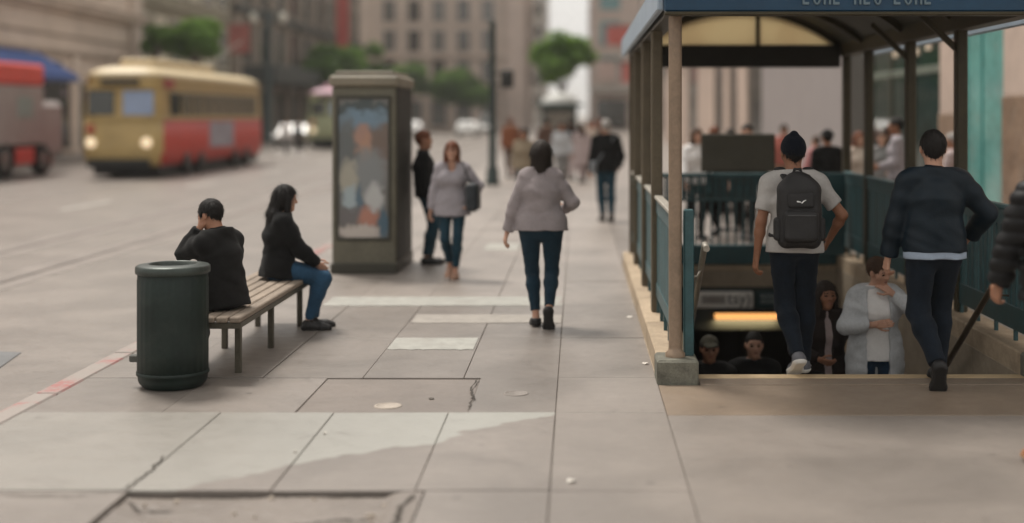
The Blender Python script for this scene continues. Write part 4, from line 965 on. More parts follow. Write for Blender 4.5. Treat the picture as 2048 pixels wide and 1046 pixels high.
# 2: olive-beige building
ol2 = st('stone_olive', (.27, .245, .18)); b = building('olive beige building behind the tree at left', -46, -25.2, 74.3, 96, 20, ol2); f = Face((-25.2, 74.3, 0), (0, 1, 0), (1, 0, 0))
for i in range(6):
    u = .8+i*3.5
    for z in (0.6, 5.2, 9.4): f.window(b, u+.3, u+2.4, z, z+2.6, st('trim_cream', (.5, .46, .38)) if z > 1 else ol2, wg_grey if (i+int(z)) % 3 else M('blind_cream', (.58, .53, .42), .8), 1)
f.part('cornice', ol2, b, -.05, 21.6, 4.3, 4.7, -.05, .5, .04); f.part('cornice', ol2, b, -.05, 21.6, 8.4, 8.6, -.05, .25, .04)
# 3: dark brown theatre-like building with marquee
br3 = st('stone_brown', (.27, .228, .185)); b = building('brown building with dark marquee bands and a red banner', -48, -25.0, 96.3, 152, 24, br3); f = Face((-25.0, 96.3, 0), (0, 1, 0), (1, 0, 0)); dk3 = M('dark_band', (.045, .05, .046), .6, .2, 1)
for i in range(10):
    u = .7+i*5.5; f.part('pier', br3, b, u-.5, u+.5, 0, 23, -.05, .35, .05)
    f.window(b, u+.9, u+4.1, .5, 3.6, dk3, wg_dark, 2)
    for z in (6.2, 10.6, 14.6): f.window(b, u+.9, u+4.1, z, z+2.7, dk3, wg_dark if (i*3+int(z)) % 4 else wg_grey, 2)
f.part('marquee', dk3, b, 2, 40, 4.3, 5.6, -.05, 2.6, .1); f.part('band', dk3, b, -.05, 55, 9.4, 10.0, -.05, .5, .05)
xb, yb = -22.6, None; yb = -xb*FPX/(CX-685); 
bn_ = empty('banner', 'tall red vertical banner hanging on the brown building', 'banner', (xb, yb, 7)); MB().box(xb-.62, xb+.62, yb-.07, yb+.07, 7.1, 17, b=.03).build('cloth', M('banner_red', (.42, .085, .07), .7, .15, .6), bn_)
for zz in (7.3, 12, 16.8): MB().bar((xb-2.2, yb, zz), (xb+.5, yb, zz), .09, .09).build('arm', mt, bn_)
xb = -22.8; yb = -xb*FPX/(CX-478); bn_ = empty('shop_sign', 'small reddish projecting sign above the streetcar, left of the lamp', 'sign', (xb, yb, 3.5)); MB().box(xb-.7, xb+.7, yb-.1, yb+.1, 6.0, 8.0, b=.05).build('panel', M('sign_red_dull', (.36, .12, .10), .6, .2, 1), bn_); MB().bar((xb-2.0, yb, 7), (xb-.7, yb, 7), .1, .1).build('arm', mt, bn_)
# 4: pale beige block closing the street
be4 = st('stone_pink_beige', (.56, .47, .405)); be4d = st('stone_pink_dark', (.38, .31, .265)); x0, x1 = -25.0, at(1052, 0, 162)[0]
b = building('tall pale beige stone building closing the street', x0-8, x1, 162, 190, 34, be4); f = Face((x0, 162, 0), (1, 0, 0), (0, -1, 0)); W4 = x1-x0; n = 6
for i in range(n):
    u = .4+i*(W4-.6)/n; wv = (W4-.6)/n; f.part('pilaster', be4, b, u-.25, u+.35, 0, 32, -.05, .4, .05)
    for z in (6.0, 9.7, 13.4, 17): f.window(b, u+.9, u+wv-.75, z, z+2.5, be4d, wg_grey if (i+int(z)) % 2 else wg_dark, 1)
    f.window(b, u+.7, u+wv-.5, .6, 3.6, be4d, wg_grey, 1)
for z in (4.7, 8.9): f.part('cornice', be4d if z < 5 else be4, b, 0, W4, z, z+.4, -.05, .6, .05)
f.part('pale_return', st('stone_pale_pink', (.58, .48, .42)), b, W4-2.4, W4-.02, 0, 33, .0, .6, .05)
fs = Face((x1, 162, 0), (0, 1, 0), (1, 0, 0))
for i in range(4):
    for z in (6, 9.7, 13.4): fs.window(b, 2+i*6, 4.5+i*6, z, z+2.5, be4d, wg_grey, 1)
# 5: grey block beyond
g5 = st('stone_grey', (.33, .31, .28)); x0, x1 = at(1030, 0, 230)[0], at(1093, 0, 230)[0]
b = building('grey building seen past the pale beige block', x0, x1, 230, 250, 40, g5); f = Face((x0, 230, 0), (1, 0, 0), (0, -1, 0))
for i in range(2):
    for z in (3, 7, 11, 15, 19): f.window(b, .6+i*2.5, 2.2+i*2.5, z, z+2.4, g5, wg_dark, 1)
# 6: right-hand block down the street, with red signs
p6 = st('stone_rose', (.44, .36, .315)); x0, x1 = at(1183, 0, 150)[0], 30
b = building('rose stone building down the right side of the street', x0, x1, 150, 185, 36, p6); f = Face((x0, 150, 0), (1, 0, 0), (0, -1, 0))
for i in range(6):
    for z in (5.8, 9.8, 13.8): f.window(b, 1.0+i*4.6, 3.2+i*4.6, z, z+2.7, p6, M('glass_teal_far', (.10, .22, .23), .2, .2, .5) if i == 0 else wg_grey, 1)
    f.window(b, .6+i*4.6, 4.0+i*4.6, .5, 3.6, M('shop_frame', (.05, .05, .045), .5), wg_dark, 2)
f.part('cornice', g5, b, -.2, 27, 4.4, 5.1, -.05, .8, .05)
fs = Face((x0, 185, 0), (0, -1, 0), (-1, 0, 0))
for i in range(5):
    for z in (1, 5.8, 9.8, 13.8): fs.window(b, 2+i*6.5, 5+i*6.5, z, z+2.7, p6, wg_grey, 1)
def sign(lab, px0, px1, py0, py1, d, mat, th=.25):
    xa, _, zb = at(px0, py1, d); xb, _, za = at(px1, py0, d); o = empty('hanging_sign', lab, 'sign', ((xa+xb)/2, d, zb)); MB().box(xa, xb, d-th/2, d+th/2, zb, za, b=.04).build('panel', mat, o)
    MB().bar((xb-.02, d, za-.3), (xb+.9, d, za-.3), .12, .12).build('arm', mt, o); MB().box(xa-.06, xb+.06, d-th/2-.03, d+th/2+.03, za, za+.1, b=.02).build('cap', mt, o); return o
rs = M('sign_red', (.52, .13, .11), .6, .15, 1)
sign('square red hanging sign high on the right side of the street', 1213, 1262, 52, 90, 118, rs); sign('narrow red hanging sign beside the entrance canopy edge', 1243, 1262, 126, 165, 96, M('sign_coral', (.55, .17, .15), .6, .1, 1)); sign('pale pink hanging sign left of the narrow red one', 1196, 1236, 122, 160, 105, M('sign_pink', (.52, .40, .36), .6, .15, 1))
# 7: right-hand store front along the sidewalk
XF = 6.2; stw = st('store_stone', (.46, .36, .30)); mar = M('marble_brown', (.23, .15, .10), .3, .4, 2.2, 0, .05, 40, .5, dirt=.4, dirtcol=(.4, .33, .27))
b = building('stone store front with green glass behind the subway entrance', XF, 24, 11, 125, 15, stw); f = Face((XF, 0, 0), (0, 1, 0), (-1, 0, 0)); r_ = XF/6.0
def ud(px): return XF*FPX/(px-CX)
def pier(p0, p1, zbase, mat=stw):
    u0, u1 = ud(p1), ud(p0); f.part('pier', mat, b, u0, u1, zbase, 14, -.05, .04, .01)
    if zbase: f.part('pier_base', mar, b, u0-.03, u1+.03, 0, zbase, -.05, .06, .02)
pier(2012, 2120, 2.15); pier(1884, 1932, 1.9)
tg = M('teal_glass', (.13, .32, .29), .12, .35, .9, 0, .03, 3, .7, dirt=.8, dirtcol=(.27, .31, .28)); tf = M('teal_frame', (.03, .20, .18), .4, .2, 2)  # pale blend on the glass paints in its reflections
u0, u1 = ud(2012), ud(1932); f.part('shop_pane', tg, b, u0, u1, .55, 5.2, -.04, .04, 0); f.part('shop_base', mar, b, u0, u1, 0, .55, -.04, .2, .02)
for u in (u1-.22, (u0+u1)/2): f.part('mullion', tf, b, u-.05, u+.05, .55, 5.2, .02, .055, .01)
u0, u1 = ud(1884), ud(1748); 
nw = 3
for i in range(nw):
    a0 = u0+(u1-u0)*i/nw; a1 = u0+(u1-u0)*(i+1)/nw; f.part('shop_pane', wg_green, b, a0+.05, a1-.05, .5, 5.2, -.04, .03, 0); f.part('mullion', dbronze, b, a1-.06, a1+.06, .5, 5.2, -.02, .06, .01)
for z in (2.6, 3.3): f.part('transom', M('transom_green', (.12, .14, .11), .5), b, u0, u1, z, z+.14, .028, .05, .01)
f.part('shop_base', mar, b, u0, u1, 0, .5, -.04, .2, .02)
for i, (uu, z) in enumerate(((23.2, 3.0), (24.0, 2.95), (24.6, 3.05), (25.6, 2.98))): f.part('display_light', M('display_pale', (.6, .5, .38), .6), b, uu-.16, uu+.16, z, z+.12, .034, .07, .02)
f.part('doorway', M('door_dark', (.035, .033, .028), .5), b, ud(1748), ud(1702), 0, 4.6, -.04, .03, 0)
gw = M('panel_lilac', (.27, .24, .232), .7, .06, 1, 0, .04, 20)
for p0, p1 in ((1604, 1702), (1526, 1604)): f.part('wall_panel', gw, b, ud(p1)+.01, ud(p0)-.01, 0, 8, -.02, .05, .01)
dk7 = M('dark_green_pier', (.04, .05, .042), .5, .2, 2)
for p0, p1, mt_ in ((1498, 1526, dk7), (1478, 1498, stw), (1462, 1478, dk7), (1450, 1462, stw), (1432, 1450, dk7), (1397, 1432, stw), (1380, 1397, dk7), (1330, 1380, stw), (1300, 1330, dk7)):
    u0, u1 = ud(p1), ud(p0); f.part('pier' if mt_ is stw else 'shop_pane', mt_ if mt_ is stw else wg_dark, b, u0, u1, .0, 6, -.04, .08 if mt_ is stw else .03, .02)
f.part('canopy_band', dk7, b, ud(1526), 124, 6.0, 6.8, -.05, .6, .04)
for i in range(11):
    for z in (8.5,): f.window(b, 13+i*9.5, 16+i*9.5, z, z+3, stw, wg_grey, 2, out=.0)
# ------------------------------------------------------------ trees
leafm = [M('leaf_a', (.075, .15, .035), .6, .5, 2.5, 0, .1, 30, .3), M('leaf_b', (.12, .20, .05), .6, .4, 2.5, 0, .1, 30, .3), M('leaf_c', (.045, .09, .03), .6, .4, 2.5, 0, .1, 30, .3)]
for m_ in leafm:                                       # light passes through the leaves
    n_ = m_.node_tree; t_ = n_.nodes.new('ShaderNodeBsdfTranslucent'); t_.inputs[0].default_value = (.24, .40, .08, 1); x_ = n_.nodes.new('ShaderNodeMixShader'); x_.inputs[0].default_value = .5
    n_.links.new(n_.nodes['Principled BSDF'].outputs[0], x_.inputs[1]); n_.links.new(t_.outputs[0], x_.inputs[2]); n_.links.new(x_.outputs[0], n_.nodes['Material Output'].inputs[0])
bark = M('bark', (.09, .065, .045), .9, .3, 6, 0, .5, 30)
def tree(label, x, y, z0, ztop, zbot, rad, seed, dark=0, nl=9000, group='street trees'):
    rs = random.Random(seed); t = empty('tree', label, 'tree', (x, y, z0), group); m = MB()
    zc_ = (ztop+zbot)/2; hz_ = (ztop-zbot)/2; fork = zbot-.15*hz_
    m.tube([(x, y, z0), (x+.05, y, z0+(fork-z0)*.5), (x, y+.05, fork)], [.17, .13, .11], 10)
    cl = []
    for i in range(15):
        a = rs.uniform(0, 6.283); e = rs.uniform(-.75, .95); rr = rad*rs.uniform(.35, .8)*math.sqrt(1-e*e*.7); c = Vector((x+rr*math.cos(a), y+rr*math.sin(a), zc_+hz_*.72*e)); cl.append((c, rad*rs.uniform(.34, .52)))
        if i < 9: m.tube([(x, y, fork-.1), (x*.5+c.x*.5+rs.uniform(-.1, .1), y*.5+c.y*.5, fork*.45+c.z*.55), tuple(c)], [.07, .04, .015], 6)
    m.build('trunk', bark, t); L = MB()
    for i in range(nl):
        c, r0 = rs.choice(cl); v = Vector((rs.gauss(0, 1), rs.gauss(0, 1), rs.gauss(0, 1))); v = v.normalized()*r0*(rs.random()**.45); p_ = c+Vector((v.x, v.y, v.z*.8))
        nn = Vector((rs.gauss(0, 1), rs.gauss(0, 1), rs.gauss(.5, 1))).normalized(); u = nn.orthogonal().normalized(); w2 = nn.cross(u); s2 = rad*rs.uniform(.05, .10); mi = rs.choice((0, 0, 1, 2)) if not dark else rs.choice((0, 2, 2))
        L.poly([p_-u*s2, p_+w2*s2*.55, p_+u*s2, p_-w2*s2*.55], mi)
    L.build('crown', leafm, t)
def ptree(label, px, pyt, pyb, d, halfpx, seed, dark=0): x, _, zt_ = at(px, pyt, d); zb = at(px, pyb, d)[2]; tree(label, x, d, 0, zt_, zb, halfpx*d/FPX, seed, dark)
ptree('round green street tree at the far end of the sidewalk', 1124, 62, 178, 84, 62, 1); ptree('leafy green tree behind the red and gold streetcar', 390, 42, 118, 71, 62, 2); ptree('lighter small tree at the corner of the tan stone building', 310, 50, 112, 72.5, 36, 3)
ptree('low bushy tree behind the advertising kiosk', 668, 96, 175, 118, 64, 4); ptree('dark tree between the red banner and the pale beige building', 738, 82, 170, 132, 36, 5, 1); ptree('grey green tree right of the kiosk top', 822, 118, 205, 150, 44, 6, 1); ptree('wide dull tree left of the traffic signal', 925, 142, 212, 152, 60, 7, 1)
# ------------------------------------------------------------ street lamp
lx = -20.9; ly = -lx*FPX/(CX-536); lp = empty('street_lamp', 'dark teal street lamp column behind the streetcar', 'street lamp', (lx, ly, 0)); lmt = M('lamp_teal', (.045, .065, .066), .5, .2, 2)
MB().lathe((lx, ly, 0), [(.42, 0), (.42, .3), (.33, .4), (.3, 1.2), (.27, 1.3), (.25, 7.5), (.3, 7.6), (.2, 7.9), (.18, 9.0)], 14).build('column', lmt, lp); MB().bar((lx-1.0, ly, 8.8), (lx+1.0, ly, 8.8), .12, .12).build('cross_arm', lmt, lp)
for dx in (-1, 1): MB().lathe((lx+dx, ly, 8.0), [(.001, 0), (.25, .15), (.3, .4), (.2, .7), (.05, .8)], 12).build('lantern', M('lantern', (.6, .58, .5), .4), lp)
# ------------------------------------------------------------ vehicles
tyre = M('tyre', (.018, .017, .016), .85, .2, 10); hub = M('hub', (.35, .34, .32), .4, .2, 5, .6)
def wheel(par, x, y, z, r, w, axis='x'):
    m = MB(); m.lathe((0, 0, 0), [(r*.6, -w/2), (r*.92, -w/2), (r, -w*.35), (r, w*.35), (r*.92, w/2), (r*.6, w/2)], 22); n = MB(); n.lathe((0, 0, 0), [(.001, -w*.3), (r*.6, -w*.42), (r*.6, w*.42), (.001, w*.3)], 18)
    for q in (m, n): q.v = [(x+v[2], y+v[0], z+v[1]) for v in q.v]
    o = m.build('wheel', tyre, par); n.build('rim', hub, o)
# box truck at the left edge, seen from its end
tx1 = at(88, 0, 44.2)[0]; tx0 = tx1-2.5; ty = 38; zr = -.14; tk = empty('box_truck', 'grey box truck with a bright red top band at the left edge', 'truck', ((tx0+tx1)/2, ty+3.5, zr)); tgm = M('truck_grey', (.29, .25, .235), .55, .12, 1.2); trd = M('truck_red', (.56, .06, .045), .5, .1, 1.2)
MB().box(tx0, tx1, ty, ty+6.2, zr+1.05, zr+2.95, b=.04).build('box', tgm, tk); MB().box(tx0-.02, tx1+.02, ty-.03, ty+6.22, zr+2.95, zr+3.68, b=.1).build('red_band', trd, tk)
MB().box(tx0+.1, tx1-.1, ty+6.3, ty+8.2, zr+.6, zr+2.5, b=.2).build('cab', tgm, tk); MB().box(tx0+.3, tx1-.3, ty+.3, ty+8, zr+.55, zr+1.04, b=.03).build('chassis', M('chassis', (.03, .028, .026), .7), tk)
dr = MB().box(tx0+.16, tx1-.16, ty-.025, ty+.02, zr+1.15, zr+2.85, b=.01).build('door', M('truck_door', (.33, .29, .27), .5, .1, 2), tk)
for i in range(7): MB().box(tx0+.17, tx1-.17, ty-.035, ty-.022, zr+1.2+i*.235, zr+1.42+i*.235, b=.006).build('door_slat', M('truck_door', (.33, .29, .27)), dr)
MB().box(tx1-.95, tx1-.5, ty-.05, ty-.034, zr+2.15, zr+2.75, b=.01).build('notice', M('truck_notice', (.22, .27, .25), .5, .3, 6), tk); MB().box(tx1-.12, tx1+.02, ty+4.1, ty+5.4, zr+.42, zr+.95, b=.03).build('tool_box', trd, tk); MB().box(tx1-.01, tx1+.015, ty+4.1, ty+5.3, zr+1.9, zr+2.6, b=.01).build('side_notice', M('truck_notice', (.22, .27, .25), .5, .3, 6), tk)
for xx in (tx0+.2, tx1-.2): wheel(tk, xx, ty+3.3, zr+.58, .58, .42); wheel(tk, xx, ty+6.4, zr+.52, .52, .3)
def car(label, x, y, paint, van=False):
    zr = -.14; c = empty('van' if van else 'car', label, 'van' if van else 'car', (x, y, zr)); w2 = .9; L = 4.4; H_ = 2.0 if van else 1.45
    prof = [(0, .35), (0, .75), (.12, .85), (1.15, .95), (1.75, H_-.03), (2.4, H_), (3.5, H_-.02 if van else H_-.05), (4.2, 1.0 if not van else H_-.15), (4.4, .9), (4.4, .35)]
    m = MB(); m.loft([[(x+sx*w2*(1-.14*(max(0, pz-.9)/.6)), y+py_, zr+pz) for py_, pz in prof] for sx in (-1, 1)]); m.build('body', paint, c)
    for sx in (-1, 1): MB().box(x+sx*w2*.88-.03, x+sx*w2*.88+.03, y+1.7, y+3.6, zr+.98, zr+H_-.14, b=.01).build('side_window', wg_dark, c)
    m = MB(); m.poly([(x-.72, y+1.17, zr+.985), (x+.72, y+1.17, zr+.985), (x+.64, y+1.68, zr+H_-.10), (x-.64, y+1.68, zr+H_-.10)]); m.build('windshield', wg_dark, c)
    for sx in (-1, 1): MB().box(x+sx*.62-.16, x+sx*.62+.16, y-.02, y+.1, zr+.62, zr+.76, b=.02).build('headlight', M('lamp_glass', (.7, .68, .6), .2), c)
    MB().box(x-.85, x+.85, y-.08, y+.06, zr+.34, zr+.52, b=.03).build('bumper', M('bumper_grey', (.12, .12, .12), .5), c)
    for sx in (-1, 1):
        for yy in (.85, 3.55): wheel(c, x+sx*.8, y+yy, zr+.32, .32, .2)
wp = M('paint_white', (.72, .71, .68), .3, .05, 2, 0, 0, 10, .5, coat=.5); sp = M('paint_silver', (.42, .41, .4), .3, .05, 2, .3, 0, 10, .5, coat=.5)
car('white car far down the street, left of the traffic signal', -10.3, 122, wp); car('white van far behind the white car', -9.5, 138, wp, True); car('silver car far down the street next to the kiosk', -15.0, 118, sp); car('pale car crossing behind the red and gold streetcar', -17.5, 80, sp)
# ------------------------------------------------------------ people
denim = fabric('denim', (.018, .038, .068), .35); denim_d = fabric('denim_dark', (.008, .012, .018), .35); denim_t = fabric('denim_teal', (.016, .042, .06), .35); blackc = fabric('cloth_black', (.009, .009, .009), .3); blk2 = fabric('cloth_charcoal', (.013, .0125, .012), .3)
greyt = fabric('tshirt_grey', (.40, .38, .36), .1, bump=.15); mauve = fabric('sweat_mauve', (.27, .235, .235), .12); white_c = fabric('cloth_white', (.70, .68, .66), .08); lilac = fabric('cloth_lilac', (.30, .275, .29), .12); greyk = fabric('knit_grey', (.44, .45, .46), .18, bump=.5, bscale=120)
navy = M('leather_navy', (.003, .009, .015), .48, .3, 5, 0, .25, 70, .22, coords='obj'); puffm = M('puffer_black', (.009, .009, .0095), .6, .25, 5, 0, .15, 60, .25, coords='obj'); beanm = fabric('beanie_navy', (.006, .008, .013), .25, bump=.6, bscale=90)
sh_blk = M('shoe_black', (.013, .012, .012), .5, .2, 9, coords='obj'); sh_brn = M('shoe_tan', (.27, .115, .05), .55, .2, 9, coords='obj'); sole_w = M('sole_white', (.62, .60, .56), .6, .08, 9, coords='obj'); sole_b = M('sole_black', (.015, .014, .013), .7, .1, 9, coords='obj'); sand = M('shoe_sand', (.33, .19, .13), .6, .15, 9, coords='obj')
SH = dict(mat=sh_blk, sole=sole_b); NEAR = .0092
def jeans(m=denim, **k): return dict(mat=m, **k)
# 1 man with backpack, stepping down
X1, D1 = at(1590, 0, 9.72)[0], 9.74
zs1_ = -RISEs
r1, i1 = person('person in grey t-shirt, dark beanie and black backpack stepping onto the stairs', (X1, D1, 0), 0, 1.77, 'm',
    dict(pel=(.0, .0, .90), lean=3, hp=6, hy=-6, fL=(-.02, -.16, .006, 32, -6), fR=(.10, .30, (step_z(D1+.3)-.002)/1.01, 0, 6), hL=(-.275, .03, .80), eL=(-.7, -1, .1), hR=(.285, .17, .93), eR=(.9, -.7, 0), curl=30),
    dict(mat=greyt, name='t_shirt', sleeve='short', hem=.05, g=.022, sg=.012, collar=.4, flare=.014, amp=.004), jeans(denim_d, g=.014, up=.0), ('crop', 'black'), 'tan', dict(mat=M('sneaker_grey', (.10, .10, .11), .6, .2, 9, coords='obj'), sole=sole_w, sole_h=.028), ('beanie', beanm), NEAR)
bp = bag_on(r1, 'backpack', 'black backpack with a small white mark worn over a grey t-shirt', 'backpack')
bpm = M('backpack_black', (.017, .016, .016), .6, .3, 7, 0, .3, 140, .35, coords='obj'); k = i1['k']
bc = i1['ch']-i1['Fw']*.215+i1['Sp']*(-.085); fr = np.stack([i1['Lat'], i1['Fw'], i1['Sp']])
def bl_(x, y, z): return bc+i1['Lat']*x+i1['Fw']*y+i1['Sp']*z
bb = union([rbox(bl_(0, 0, -.02), (.158, .085, .24), .07, fr), ell(bl_(0, .0, .175), (.125, .078, .12), fr)], .05)
body_o = sdf_part('main_compartment', crease(bb, .003, 3, 30, 20), .008, bpm, bp)
sdf_part('front_pocket', crease(union([rbox(bl_(0, -.082, -.10), (.125, .045, .115), .04, fr)], .01), .0025, 5, 40, 20), .008, bpm, bp)
sdf_part('upper_pocket', union([rbox(bl_(0, -.072, .085), (.10, .03, .06), .028, fr)], .01), .008, bpm, bp)
for s in (-1, 1):
    sdf_part('side_pocket', union([rbox(bl_(s*.155, .0, -.12), (.028, .055, .085), .026, fr)], .01), .008, bpm, bp)
    sj = i1['shj'][s]; pa = bl_(s*.065, .085, .22); pb_ = i1['nb']*.42+sj*.58+i1['Sp']*.075; pc_ = i1['nb']*.4+sj*.6+i1['Fw']*.14-i1['Sp']*.06; pd = bl_(s*.16, .16, -.17); pe = bl_(s*.14, .07, -.18)
    sdf_part('strap', union([cone(a, b_, .013, .013, i1['Lat'], 2.6) for a, b_ in ((pa, pb_), (pb_, pc_), (pc_, pd), (pd, pe))], .02), .006, bpm, bp)
sdf_part('grab_handle', union([cone(bl_(-.04, .06, .265), bl_(-.02, .06, .31), .009, .009), cone(bl_(-.02, .06, .31), bl_(.02, .06, .31), .009, .009), cone(bl_(.02, .06, .31), bl_(.04, .06, .265), .009, .009)], .01), .005, bpm, bp)
lg = M('logo_white', (.8, .8, .78), .6, .03, 9)
sdf_part('logo', union([cone(bl_(-.028, -.104, .078), bl_(-.006, -.104, .074), .006, .004), cone(bl_(.004, -.104, .068), bl_(.016, -.104, .080), .005, .004), cone(bl_(.016, -.104, .080), bl_(.032, -.104, .088), .004, .003)], .004), .0028, lg, bp)
sdf_part('zip_line', union([cone(bl_(-.10, -.128, -.02), bl_(.10, -.128, -.02), .004, .004)], .004), .004, M('zip', (.08, .08, .08), .4), bp)
# 2 man in navy leather jacket
X2, D2 = at(1868, 0, 9.3)[0], 9.28
person('person in navy leather jacket and dark trousers stepping down at right', (X2, D2, 0), 0, 1.80, 'm',
    dict(pel=(0, 0, .915), lean=3, hp=4, hy=5, fL=(-.055, -.30, .012, 62, 4), fR=(.05, .16, 0, 0, 8), kL=(-.25, 1, .1), hL=(-.305, .10, .80), eL=(-.9, -.6, 0), hR=(.30, .20, .98), eR=(1, -.8, 0), curl=35),
    dict(mat=navy, hem=.03, g=.034, sg=.026, cuff=.012, collar=1.5, flare=.0, amp=.0042, fz=44), jeans(denim_d, g=.018), ('short', 'black'), 'light', SH, None, NEAR, inner=dict(mat=fabric('shirt_pale_blue', (.30, .36, .44), .08), name='shirt_hem', sleeve='none', hem=.075, g=.03, collar=0, amp=.003, upto=.1), fat=1.06)
# 3 near man in puffer jacket at right edge
X3, D3 = 2.64, 7.25
person('person in black puffer jacket, jeans and tan shoes cut off by the right edge', (X3, D3, 0), 12, 1.80, 'm', dict(pel=(0, 0, .93), fL=(-.20, -.10, 0, 0, -8), fR=(.11, .12, 0, 0, 10), hL=(-.22, .26, .86), eL=(-1, -.5, 0), hR=(.26, .20, .95), eR=(1, -.5, 0)),
    dict(mat=puffm, hem=.10, g=.045, sg=.036, puff=.075, cuff=.01, amp=.003, collar=2.2), jeans(denim_t, g=.016), ('short', 'black'), 'mid', dict(mat=sh_brn, sole=M('sole_gum', (.30, .17, .09), .7, .1, 9, coords='obj')), None, NEAR)
# 4 woman in grey sweatshirt, centre
D4 = gp(0, 652)[1]; X4 = at(1082, 0, D4)[0]
person('person in loose grey mauve sweatshirt and dark jeans walking away, centre', (X4, D4, 0), 0, 1.66, 'f',
    dict(pel=(0, 0, .935), lean=2, hp=6, fL=(-.055, .10, 0, 6, -4), fR=(.075, -.22, .02, 68, 4), kR=(.05, 1, 0), hL=(-.33, .02, .84), eL=(-1, -.5, 0), hR=(.22, .24, 1.08), eR=(.8, -.8, -.5), curl=24),
    dict(mat=mauve, name='sweatshirt', hem=.04, g=.034, sg=.02, cuff=.006, collar=.5, flare=.018, amp=.0055, fz=34), jeans(fabric('leggings', (.013, .03, .045), .3), g=.006, up=.05, amp=.002), ('bob', 'dark'), 'light', dict(mat=sh_blk, sole=sole_b, high=-.02), None, NEAR, fat=1.02, hips=1.14, shw=.135)
# 5 woman facing, with shoulder bag
X5, D5 = at(905, 0, 1)[0]*gp(0, 556)[1], gp(0, 556)[1]
r5, i5 = person('person in lilac grey coat and jeans walking towards the camera with a dark bag', (X5, D5, 0), 178, 1.58, 'f', dict(pel=(0, 0, .94), fL=(-.05, .14, 0, 0, -5), fR=(.06, -.12, .01, 34, 5), hL=(-.25, .12, .98), eL=(-.9, -.7, 0), hR=(.27, .04, .86), eR=(.8, -1, 0)),
    dict(mat=lilac, name='coat', hem=.14, g=.03, sg=.022, flare=.035, neck=1, collar=.3), jeans(denim_t, g=.005, up=.06, amp=.002), ('long', 'auburn'), 'light', dict(mat=sand, sole=sand, high=-.02), None, .0115)
sb = bag_on(r5, 'shoulder_bag', 'dark shoulder bag at the hip of the person in lilac grey coat', 'bag')
bagm = M('bag_dark', (.014, .018, .022), .5, .3, 5, coords='obj'); q = i5['pel']+V3(-.25, .08, .09); sdf_part('pouch', crease(union([rbox(q, (.07, .20, .16), .05)], .01), .003, 8, 30, 20), .010, bagm, sb)
sdf_part('strap', union([cone(q+V3(0, .10, .11), i5['shj'][-1]+V3(.02, .05, .075), .008, .008), cone(i5['shj'][-1]+V3(.02, .05, .075), i5['shj'][-1]+V3(.02, -.06, .07), .008, .008), cone(i5['shj'][-1]+V3(.02, -.06, .07), q+V3(0, -.10, .11), .008, .008)], .01), .007, bagm, sb)
# 6 person leaning at the kiosk side
X6, D6 = at(846, 0, 1)[0]*gp(0, 530)[1], gp(0, 530)[1]+.1
person('person in dark jacket and jeans leaning at the right side of the kiosk', (X6+.04, D6, 0), -80, 1.70, 'm', dict(lean=-4, pel=(0, -.02, .93), fL=(-.08, .16, 0, 0, -5), fR=(.08, .10, 0, 0, 8)), dict(mat=blackc, hem=.06, g=.03, sg=.024), jeans(denim_t), ('short', 'auburn'), 'mid', SH, None, .0125)
# 7, 8 people on the bench
X7, D7 = -2.58, 9.72
person('person in black jacket on the near bench end, hand raised to the face', (X7, D7, 0), 66, 1.59, 'm', dict(pel=(0, 0, .455/.909+.095), lean=9, hp=26, fL=(-.12, .52, -.13, 0, -8), fR=(.12, .50, -.13, 0, 8), kL=(-.2, 1, 1), kR=(.2, 1, 1), hL=(-.07, .20, 1.15), eL=(-.25, .5, -1), hR=(.06, .30, .80), eR=(.3, -.2, -1)),
    dict(mat=blk2, hem=.09, g=.036, sg=.03, hood=1, amp=.006, collar=1.2), jeans(blackc), ('short', 'black'), 'mid', SH, None, .0105)
X8, D8 = -2.60, 11.5
person('person in black top and blue jeans seated on the far bench end', (X8, D8, 0), -72, 1.60, 'f', dict(pel=(0, 0, .452/.914+.09), lean=4, hp=8, fL=(-.08, .46, .0, 0, -6), fR=(.10, .40, .0, 0, 6), kL=(-.1, 1, 1), kR=(.1, 1, 1), hL=(-.06, .34, .64), eL=(-.8, -.5, -.3), hR=(.08, .36, .63), eR=(.8, -.5, -.3)),
    dict(mat=blackc, hem=.07, g=.046, sg=.03, amp=.006, hood=1, flare=.02), jeans(fabric('denim_blue', (.024, .062, .11), .3)), ('long', 'black'), 'light', SH, None, .0105)
# 9, 10 on the stairs, coming up
def on_step(y): return step_z(y)
X9, D9 = at(1648, 0, 11.05)[0], 11.05; z9 = on_step(D9)
r9, i9 = person('person in open dark coat climbing the stairs beside the grey cardigan', (X9, D9, z9), 184, 1.62, 'f', dict(pel=(0, .02, .93), hy=-8, fL=(-.08, .02, 0, 0, -5), fR=(.08, .26, .185/.926, 0, 5), hL=(-.22, .16, .98), eL=(-1, -.6, 0), hR=(.10, .22, 1.06), eR=(1, -.5, -.4)),
    dict(mat=fabric('coat_brown_black', (.02, .014, .012), .3), name='coat', hem=.3, g=.036, sg=.022, flare=.03, open=.032, collar=.2), jeans(blackc), ('long', 'dark'), 'tan', SH, None, NEAR, inner=dict(mat=fabric('blouse_rose', (.34, .27, .26)), name='blouse', sleeve='none', hem=.02, g=.026, collar=0))
X10, D10 = at(1750, 0, 10.78)[0], 10.78; z10 = on_step(D10)
